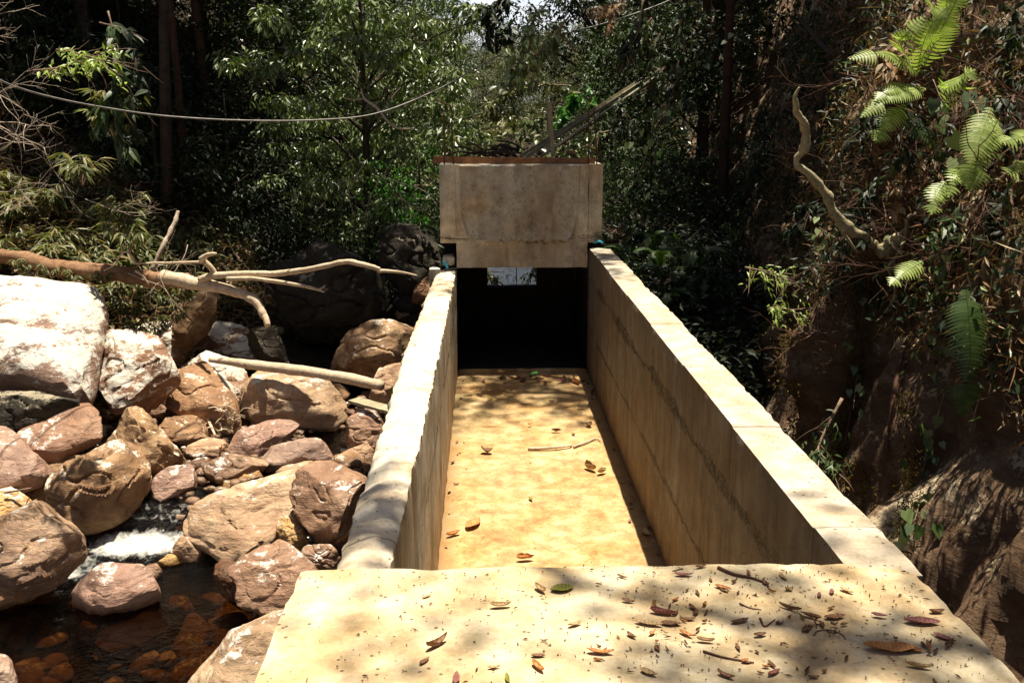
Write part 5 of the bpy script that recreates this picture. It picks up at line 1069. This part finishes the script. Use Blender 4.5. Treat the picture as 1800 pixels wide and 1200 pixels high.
for k, (pts, lb) in enumerate([([(1500, 540), (1512, 620), (1500, 700), (1485, 780)], 'brown root on the dark cleft behind the moss strip'), ([(1580, 400), (1600, 520), (1590, 640), (1570, 760)], 'root running down the dark cleft beside the straight frond'), ([(1300, 440), (1290, 540), (1285, 640)], 'thin root on the grey rock rib near the wall'), ([(1660, 420), (1670, 520), (1655, 600)], 'dark root left of the straight hanging frond'), ([(1790, 120), (1775, 300), (1785, 420)], 'dark root at the right edge of the rock face'), ([(1590, 600), (1570, 700), (1560, 800)], 'thin root above the ivy leaves')]):
    branch_thing('hanging_root', lb, 'root', M['twig_dark'], [([cl(x, y, .05) for x, y in pts], [.016, .02, .012, .006][:len(pts)+1])], group='roots on the rock face')
# grey rib of rock and red earth patch
# moss strips
def moss(pts, w, n, label, seed):
    rg2 = np.random.default_rng(seed); P = smooth_path([cl(x, y, .02) for x, y in pts], 10); i = rg2.integers(0, len(P), n); Q = P[i]+rg2.normal(size=(n, 3))*np.array([w, w, .05]); D = rg2.normal(size=(n, 3)); D[:, 2] -= .8
    V, F = leaf_arrays(Q, D, rg2.normal(size=(n, 3)), rg2.uniform(.02, .05, n), rg2.uniform(.006, .014, n)); tag(leaf_obj('hanging_moss', V, F, M['moss']), label, 'moss', kind='stuff')
moss([(1528, 460), (1520, 520), (1512, 600), (1500, 680), (1482, 760), (1468, 840)], .055, 5200, 'golden brown moss hanging in a strip down the rock face', 1)
moss([(1600, 700), (1612, 800), (1600, 900), (1585, 980)], .05, 2200, 'moss along the crack at the bottom of the rock face', 2)
moss([(1370, 470), (1390, 560), (1400, 680)], .09, 2600, 'moss on the dark rock left of the golden strip', 3)
# heart leaved ivy
def ivy(pts, cnt, L, label, seed, off=.08, mat='leaf_pale', jit=.06):
    rg2 = np.random.default_rng(seed); b = cl(*pts[0], off=off); t = empty('ivy', b); tag(t, label, 'vine', 'ivy on the rock face'); P = smooth_path([cl(x, y, off) for x, y in pts], 8)
    mb = MB(); mb.tube(P, .004, 5); o = mb.build('stem', M['twig'], t); o.location = -np.array(b); V = []; F = []
    for k in range(cnt):
        p = P[int(rg2.uniform(0, len(P)-1))]+rg2.normal(size=3)*jit; l = L*rg2.uniform(.6, 1.2); D = unit(np.array([rg2.normal()*.5, -.3+rg2.normal()*.3, -.9])); Nn = unit(np.array([-.5+rg2.normal()*.3, -.7, .5])); Sx = unit(np.cross(D, Nn))
        oo = len(V); V += [p, p-D*l*.18+Sx*l*.28, p+D*l*.25+Sx*l*.42, p+D*l, p+D*l*.25-Sx*l*.42, p-D*l*.18-Sx*l*.28]; F += [(oo, oo+1, oo+2, oo+3), (oo, oo+3, oo+4, oo+5)]
    o = leaf_obj('foliage', V, F, M[mat], t); o.location = -np.array(b)
ivy([(1660, 690), (1640, 760), (1622, 830), (1612, 900), (1585, 950)], 26, .085, 'ivy trail climbing the crack at the lower right', 1)
ivy([(1640, 140), (1660, 180), (1690, 170), (1720, 200), (1700, 280)], 16, .12, 'large pale heart shaped leaves among the ferns', 2, .35)
ivy([(1710, 400), (1700, 470), (1670, 560), (1650, 640)], 20, .09, 'heart leaved vine above the straight hanging frond', 3, .15)
ivy([(1530, 480), (1515, 560), (1508, 640), (1500, 720)], 16, .07, 'small ivy leaves scattered along the golden moss', 4, .12)
ivy([(1440, 400), (1470, 420), (1500, 440)], 12, .06, 'small leaves at the elbow of the twisted stem', 5, .2)
ivy([(1190, 150), (1150, 230), (1130, 290), (1110, 330)], 60, .09, 'dark ivy column on the slope behind the block', 6, .2, 'leaf_mid', .14)
ivy([(1250, 60), (1230, 160), (1210, 260)], 60, .09, 'dark ivy column right of the steel pipe end', 7, .2, 'leaf_dark', .16)
spray([(1310, 470), (1335, 475), (1365, 480), (1380, 500)], 9.0, .07, 'fern', 'yellowish twig with narrow leaves above the grey rib', 61, .25, 1.2)
spray([(1350, 545), (1365, 540), (1400, 550), (1420, 560)], 8.4, .06, 'fern', 'small yellowish sprig on the dark rock right of the wall', 62, .25, 1.0)
spray([(1480, 700), (1440, 780), (1445, 800)], 5.9, .06, 'leaf_mid', 'small green sprig at the wall end of the golden moss', 63, .3, 1.0)
# red earth slip behind the block
P0 = [at_y(1110, 430, 14.5), at_y(1190, 440, 13.8), at_y(1215, 330, 14.2), at_y(1180, 250, 14.8), at_y(1120, 330, 15)]
# ------------------------------------------------------------------ fallen leaves and twigs
def fallen(px, py, Lpx, ang, mat, curl, label, z=0.0, asp=.42, name='fallen_leaf', group='fallen leaves on the near slab', lift=.004, thing_y=None, seed=None):
    p = at_z(px, py, z) if thing_y is None else at_y(px, py, thing_y); r_ = random.Random(int(px*7+py*13)); dist = np.linalg.norm(p-CAMLOC); L = Lpx*dist/FPX*.98
    # heading on the plane whose picture direction is ang
    q = at_z(px+math.cos(math.radians(ang))*20, py+math.sin(math.radians(ang))*20, p[2]); h = unit(q-p); s = np.array([-h[1], h[0], 0])
    V = []; nu, nv = 12, 6; Wd = L*asp; k1 = curl*r_.uniform(.6, 1.3); k2 = curl*r_.uniform(.5, 1.4); tw = r_.uniform(-.5, .5)*curl
    for i in range(nu+1):
        u = i/nu; w = Wd*.5*max(.02, math.sin(math.pi*u**.85))**.75*(1+.05*r_.uniform(-1, 1)); a1 = (u-.5)*k1*2.0
        cx, cz = (math.sin(a1)/(k1*2.0+1e-6)*L if k1 > .02 else (u-.5)*L), (1-math.cos(a1))/(k1*2.0+1e-6)*L*.8
        for j in range(nv+1):
            v = j/nv*2-1; a2 = v*k2*1.5; yy = w*(math.sin(a2)/(k2*1.5+1e-6)); zz = w*(1-math.cos(a2))/(k2*1.5+1e-6)+abs(v)*.05*w+tw*v*w*(u-.5)*2
            rib = .012*L*abs(math.sin(u*nu*1.3+abs(v)*1.5))*(abs(v) > .1)+.05*curl*L*nz(u*3+px, v*1.6, py)+.12*curl*abs(v)*w*nz(u*7+py, v*2, px)
            V.append(p+h*cx+s*yy+np.array([0, 0, lift+cz+zz+rib]))
    V = np.array(V); V[:, 2] += p[2]+lift-V[:, 2].min(); th = .0015
    n = len(V); V2 = np.concatenate([V, V+[0, 0, th]]); F = []
    for i in range(nu):
        for j in range(nv): a = i*(nv+1)+j; F.append((a, a+1, a+nv+2, a+nv+1)); F.append((n+a, n+a+nv+1, n+a+nv+2, n+a+1))
    o = mesh_obj(name, V2, F, M[mat], loc=tuple(p)); return tag(o, label, 'leaf', group)
SL = [
 (988, 1037, 42, -8, 'leaf_yellowgreen', .25, 'olive green oval leaf lying near the slab back edge', .62), (950, 1038, 36, 35, 'dry_tan', .9, 'curled tan leaf touching the olive green leaf'), (880, 1067, 44, -4, 'dry_tan', 1.0, 'narrow tan leaf left of the olive green one'),
 (768, 1136, 62, -28, 'dry_brown', 1.2, 'large crumpled brown leaf left of the slab middle'), (746, 1164, 26, -35, 'dry_brown', .4, 'small oval brown leaf below the crumpled one'), (946, 1176, 42, 40, 'dry_orange', .8, 'curled golden leaf at the slab front, left of centre'),
 (946, 1155, 26, 0, 'dry_brown', .4, 'small flat brown leaf just above the curled golden one'), (802, 1194, 38, -85, 'dry_red', .3, 'pink red leaf at the bottom edge of the picture'), (892, 1196, 30, 75, 'leaf_yellowgreen', .5, 'narrow greenish leaf at the bottom edge'), (868, 1175, 24, -5, 'dry_tan', .5, 'pale shred of leaf right of the pink leaf'),
 (1202, 1012, 34, 0, 'dry_red', .5, 'dark red leaf at the back edge of the slab'), (1094, 1016, 22, 15, 'dry_brown', .6, 'small brown leaf near the back edge, centre'), (1232, 998, 26, -10, 'dry_brown', .7, 'brown leaf on the back edge beside the wall corner'), (750, 1050, 20, -20, 'dry_tan', .3, 'tiny tan leaf at the left part of the slab'),
 (1104, 1058, 24, 10, 'dry_brown', .7, 'little curled brown leaf right of centre'), (1150, 1062, 20, 80, 'dry_brown', .5, 'little dark leaf standing right of centre'), (1165, 1080, 50, 8, 'dry_red', .8, 'long reddish leaf in the shaded litter'), (1210, 1090, 26, 0, 'dry_brown', .5, 'dark brown leaf right of the long reddish one'), (1140, 1098, 50, 8, 'dry_tan', .3, 'broad pale leaf in the shaded litter', ), (1180, 1098, 36, 2, 'dry_brown', .3, 'flat brown leaf below the long reddish one'),
 (1110, 1120, 26, 30, 'dry_brown', .7, 'brown folded leaf in the slab middle'), (1206, 1116, 30, 25, 'dry_orange', .8, 'orange curled leaf in the slab middle'), (1270, 1036, 30, 15, 'dry_orange', .6, 'orange narrow leaf right of the slab middle'), (1316, 1010, 22, 70, 'dry_brown', .5, 'brown leaf standing on the long twig'), (1376, 1016, 28, 45, 'dry_tan', .5, 'pinkish tan leaf right of the long twig'),
 (1440, 1048, 18, -80, 'dry_red', .5, 'first small red leaf of the pair'), (1462, 1042, 20, -75, 'dry_red', .6, 'second small red leaf of the pair, more upright'), (1488, 1040, 26, 20, 'dry_tan', .7, 'tan curled leaf right of the red pair'), (1388, 1072, 42, 18, 'dry_brown', 1.0, 'curved brown leaf below the red pair'), (1300, 1094, 36, -10, 'dry_brown', .5, 'flat brown leaf right of the slab middle'),
 (1425, 1086, 36, 15, 'dry_brown', .8, 'brown forked leaf left of the flat shaded one'), (1467, 1086, 38, -6, 'dry_brown', .3, 'flat shaded brown leaf'), (1418, 1107, 32, -35, 'dry_brown', .4, 'oval brown leaf beside the looped twig'), (1546, 1084, 26, 8, 'dry_red', .5, 'small crimson leaf above the big orange leaf'), (1620, 1096, 56, 4, 'dry_red', .4, 'large dusty red leaf near the right edge of the slab'),
 (1646, 1078, 28, 0, 'dry_brown', .8, 'dark curled leaf at the right edge of the slab'), (1660, 1124, 36, 20, 'dry_red', .4, 'pinkish leaf beside the big orange leaf'), (1564, 1144, 88, 3, 'dry_orange', .6, 'biggest orange ribbed leaf on the slab'), (1612, 1146, 26, 0, 'dry_orange', .4, 'orange fragment touching the biggest leaf'), (1632, 1140, 30, 70, 'dry_orange', .8, 'folded orange leaf right of the biggest leaf'), (1668, 1136, 36, -45, 'dry_brown', .9, 'curled brown leaf at the slab right edge'), (1616, 1174, 44, 8, 'dry_tan', .8, 'slim tan leaf in the bottom right of the slab'),
 (1297, 1140, 24, 60, 'dry_brown', .5, 'dark oval leaf in the bottom centre'), (1336, 1118, 26, -8, 'dry_brown', .6, 'brown leaf left of the looped twig'), (1360, 1185, 30, -25, 'dry_red', .6, 'red brown leaf near the bottom edge'), (1313, 1166, 14, 0, 'dry_red', .3, 'tiny crimson leaf near the bottom centre'), (1240, 1128, 34, 6, 'dry_tan', .8, 'tan curled strip in the middle litter'), (1055, 1150, 50, 4, 'dry_orange', .8, 'long orange brown leaf right of the golden one'), (1140, 1185, 34, 20, 'dry_tan', .6, 'tan leaf at the bottom centre'), (1276, 1190, 36, 20, 'dry_brown', .8, 'brown crumpled leaf at the bottom edge, right of centre'), (1010, 1100, 30, -15, 'dry_tan', .6, 'tan leaf between the olive and the long orange leaf'), (1430, 1192, 20, 0, 'dry_brown', .5, 'small brown leaf at the bottom edge, right'),
]
for t_ in SL: fallen(*t_[:7], asp=t_[7] if len(t_) > 7 else rnd.uniform(.26, .42))
CHN = [(832, 924, 48, -38, 'dry_orange', .5, 'large ribbed orange leaf at the near left of the channel floor', .5), (797, 942, 34, -18, 'dry_orange', .8, 'smaller orange leaf touching the large ribbed one', .4), (923, 984, 36, -5, 'dry_orange', 1.1, 'curled orange leaf close to the slab in the channel', .6), (856, 797, 34, 8, 'dry_brown', 1.3, 'crumpled dark leaf on the left of the channel floor', .5),
 (1035, 750, 20, 60, 'dry_brown', 1.3, 'rolled brown leaf near the far stick', .8), (1038, 826, 36, 20, 'dry_tan', 1.4, 'crumpled pale leaf below the stick', .7), (1058, 832, 26, -20, 'dry_tan', 1.2, 'pale leaf fragment beside the crumpled pale one', .6), (978, 760, 20, 0, 'dry_brown', 1.2, 'small dark curled leaf above the stick', .5), (1008, 766, 12, 30, 'dry_brown', .8, 'tiny brown leaf above the stick end', .5), (932, 748, 14, -20, 'dry_orange', .8, 'tiny orange leaf in the middle of the channel', .5),
 (933, 880, 16, 40, 'leaf_yellowgreen', .6, 'small dark green leaf in the middle of the channel floor', .4), (1107, 918, 12, 90, 'dry_red', .4, 'tiny bright red leaf at the shadow edge', .5), (862, 703, 14, 10, 'leaf_yellowgreen', .4, 'small green leaf in the far dappled shade', .5), (970, 708, 14, 0, 'dry_brown', .9, 'small dark leaf in the far dappled shade', .5), (1022, 718, 18, 0, 'dry_brown', .9, 'curled leaf at the far right of the floor', .4), (990, 673, 26, -5, 'dry_red', 1.0, 'reddish leaf in the pile by the threshold', .5), (1012, 675, 30, 25, 'dry_orange', .9, 'orange brown leaf, rightmost in the threshold pile', .5), (884, 658, 28, 20, 'dry_brown', .8, 'ribbed brown leaf on the threshold left of the green leaf', .5), (938, 660, 28, -20, 'leaf_fresh', .4, 'fresh bright green leaf on the threshold', .45), (962, 664, 24, 8, 'dry_red', .8, 'dull red leaf right of the green leaf', .4), (905, 668, 34, 4, 'dry_brown', .6, 'long dark leaf below the green leaf', .25), (850, 672, 16, 60, 'dry_red', .8, 'small red brown leaf left of the threshold pile', .5), (790, 866, 14, -60, 'dry_tan', .8, 'small tan leaf against the left wall foot', .5), (1135, 940, 26, 40, 'dry_tan', .8, 'tan leaf in the wall shadow at the near right', .5)]
for t_ in CHN: fallen(*t_[:7], z=-1.5 if t_[1] > 664 else -1.455, asp=t_[7], group='fallen leaves in the channel', lift=.012)
fallen(912, 284, 30, -8, 'dry_orange', .6, 'ribbed orange leaf on top of the concrete block', z=.955, group='fallen leaves on the block', asp=.5, thing_y=11.5)
fallen(1003, 272, 44, -10, 'dry_brown', .7, 'large brown leaf behind the plank on the block', z=.955, group='fallen leaves on the block', asp=.45, thing_y=11.7)
fallen(1350, 682, 26, -30, 'dry_orange', 1.2, 'orange dead leaf clinging to the dark rock beyond the wall', thing_y=cl(1350, 682, .06)[1], group='dead leaves on the rock face')
fallen(1446, 757, 30, 10, 'dry_orange', .6, 'orange dead leaf caught beside the golden moss', thing_y=cl(1446, 757, .06)[1], group='dead leaves on the rock face')
for cx, cy, sx, sy, n, lb in [(1190, 1082, 60, 22, 16, 'small dry leaf in the shaded drift right of the slab middle'), (1430, 1096, 70, 20, 12, 'small dry leaf in the drift below the red pair'), (1610, 1142, 60, 12, 8, 'small dry leaf beside the biggest orange leaf'), (1130, 1140, 120, 30, 14, 'small dry leaf in the loose litter at the front of the slab'), (1330, 1040, 110, 22, 10, 'small dry leaf scattered around the long dark twig'), (1330, 1165, 130, 22, 10, 'small dry leaf near the bottom edge of the slab')]:
    for k in range(n):
        fallen(rnd.gauss(cx, sx*.6), rnd.gauss(cy, sy*.6), rnd.uniform(9, 24), rnd.uniform(-60, 60), rnd.choice(['dry_brown', 'dry_brown', 'dry_tan', 'dry_brown', 'dry_orange']), rnd.uniform(.5, 1.6), lb, asp=rnd.uniform(.25, .55), group='small leaves drifted on the near slab')
for k in range(44):
    y = rnd.uniform(5.8, 11.1); x = (1.22-abs(rnd.gauss(0, .05))) if k % 3 else -.30+abs(rnd.gauss(0, .04)); d_ = np.array([x, y, -1.5])-CAMLOC; f_ = np.dot(d_, _F)
    fallen(900+FPX*np.dot(d_, _R)/f_, 600-FPX*np.dot(d_, _U)/f_, rnd.uniform(6, 15), rnd.uniform(-80, 80), rnd.choice(['dry_brown', 'dry_brown', 'dry_tan']), rnd.uniform(.5, 1.5), 'small dry leaf swept against the foot of the '+('cliff-side' if k % 3 else 'stream-side')+' channel wall', z=-1.5, asp=rnd.uniform(.3, .55), group='small leaves along the wall feet', lift=.006)
for k in range(22):
    fallen(rnd.gauss(950, 45), rnd.uniform(664, 678), rnd.uniform(8, 20), rnd.uniform(-40, 40), rnd.choice(['dry_brown', 'dry_red', 'dry_brown', 'dry_tan']), rnd.uniform(.5, 1.5), 'small dry leaf in the pile against the threshold', z=-1.5, asp=rnd.uniform(.3, .55), group='leaves piled at the threshold', lift=.01)
def twig(pts, z, r, mat, label, name='stick', cat='stick', group=None):
    mb = MB(); P = smooth_path([at_z(x, y, z)+[0, 0, r] for x, y in pts], 5); mb.tube(P, lerp_r(r if hasattr(r, '__len__') else [r, r*.5], len(P)), 6, .15); return tag(mb.build(name, M[mat]), label, cat, group)
twig([(928, 791), (960, 790), (1000, 786), (1004, 783)], -1.49, .016, 'wood_pale', 'pale peeled stick lying across the channel floor')
twig([(1008, 787), (1030, 779), (1048, 772), (1056, 776)], -1.49, .012, 'wood_pale', 'thin end of a stick right of the pale peeled stick')
twig([(1262, 1000), (1290, 1012), (1320, 1018), (1350, 1028)], 0, .0065, 'twig_dark', 'long dark twig near the back edge of the slab')
twig([(1236, 1146), (1270, 1156), (1325, 1166)], 0, .004, 'twig_dark', 'thin dark twig in the lower middle of the slab')
twig([(1430, 1118), (1437, 1110), (1460, 1108), (1480, 1116), (1486, 1124)], 0, .003, 'twig', 'thin looped twig beside the oval brown leaf')
twig([(1300, 1062), (1318, 1070), (1338, 1073)], 0, .0035, 'twig_dark', 'short twig below the long dark twig')
twig([(1336, 1088), (1344, 1102), (1362, 1090)], 0, .0035, 'twig_dark', 'bent dark twig in the slab litter')
twig([(1200, 1000), (1182, 1004)], 0, .003, 'twig', 'tiny twig at the back edge of the slab')
def crumbs(name, label, n, z, xr, yr, bias, seed):
    rg2 = np.random.default_rng(seed); mb = MB(); V = []; F = []
    for k in range(n):
        x = xr[0]+(xr[1]-xr[0])*rg2.random()**bias; y = rg2.uniform(*yr); a = rg2.uniform(0, 6.28); L = rg2.choice([.004, .006, .01, .02, .03], p=[.35, .3, .2, .1, .05]); w = min(L, rg2.uniform(.002, .006)) if L > .009 else L*rg2.uniform(.5, 1); h = min(.004, w)
        d = np.array([math.cos(a), math.sin(a), 0]); s = np.array([-d[1], d[0], 0]); c = np.array([x, y, z+.002]); b = len(V)
        V += [c-d*L/2, c+s*w/2, c+d*L/2, c-s*w/2, c+[0, 0, h+.001]]; F += [(b, b+3, b+4), (b+3, b+2, b+4), (b+2, b+1, b+4), (b+1, b, b+4)]
    return tag(leaf_obj(name, V, F, M['litter_dark']), label, 'debris', kind='stuff')
M['litter_dark'] = leaf_mat('crumbs', [(.07, .035, .015), (.14, .07, .03), (.24, .13, .06)], .8, 0, .1)
crumbs('leaf_crumbs', 'specks of leaf and bark scattered over the near slab', 1500, 0.003, (-.6, 1.42), (1.2, 3.04), .65, 1)
crumbs('leaf_crumbs', 'specks of leaf and grit on the channel floor', 500, -1.494, (-.3, 1.2), (5.2, 11.1), 1.0, 2)
# pile of roots on the back of the block
mb = MB()
for k in range(34):
    a = at_y(rnd.uniform(828, 930), rnd.uniform(264, 279), rnd.uniform(12.2, 12.9)); d = np.array([rnd.uniform(-.4, .4), rnd.uniform(-.2, .2), rnd.uniform(-.03, .12)]); a[2] = max(a[2], .97); mb.tube(smooth_path([a, a+d*.5+[0, 0, .04], a+d], 3), rnd.uniform(.006, .02), 6, .2)
tag(mb.build('root_pile', M['bark']), 'dark heap of roots and bark on the back of the concrete block', 'roots')
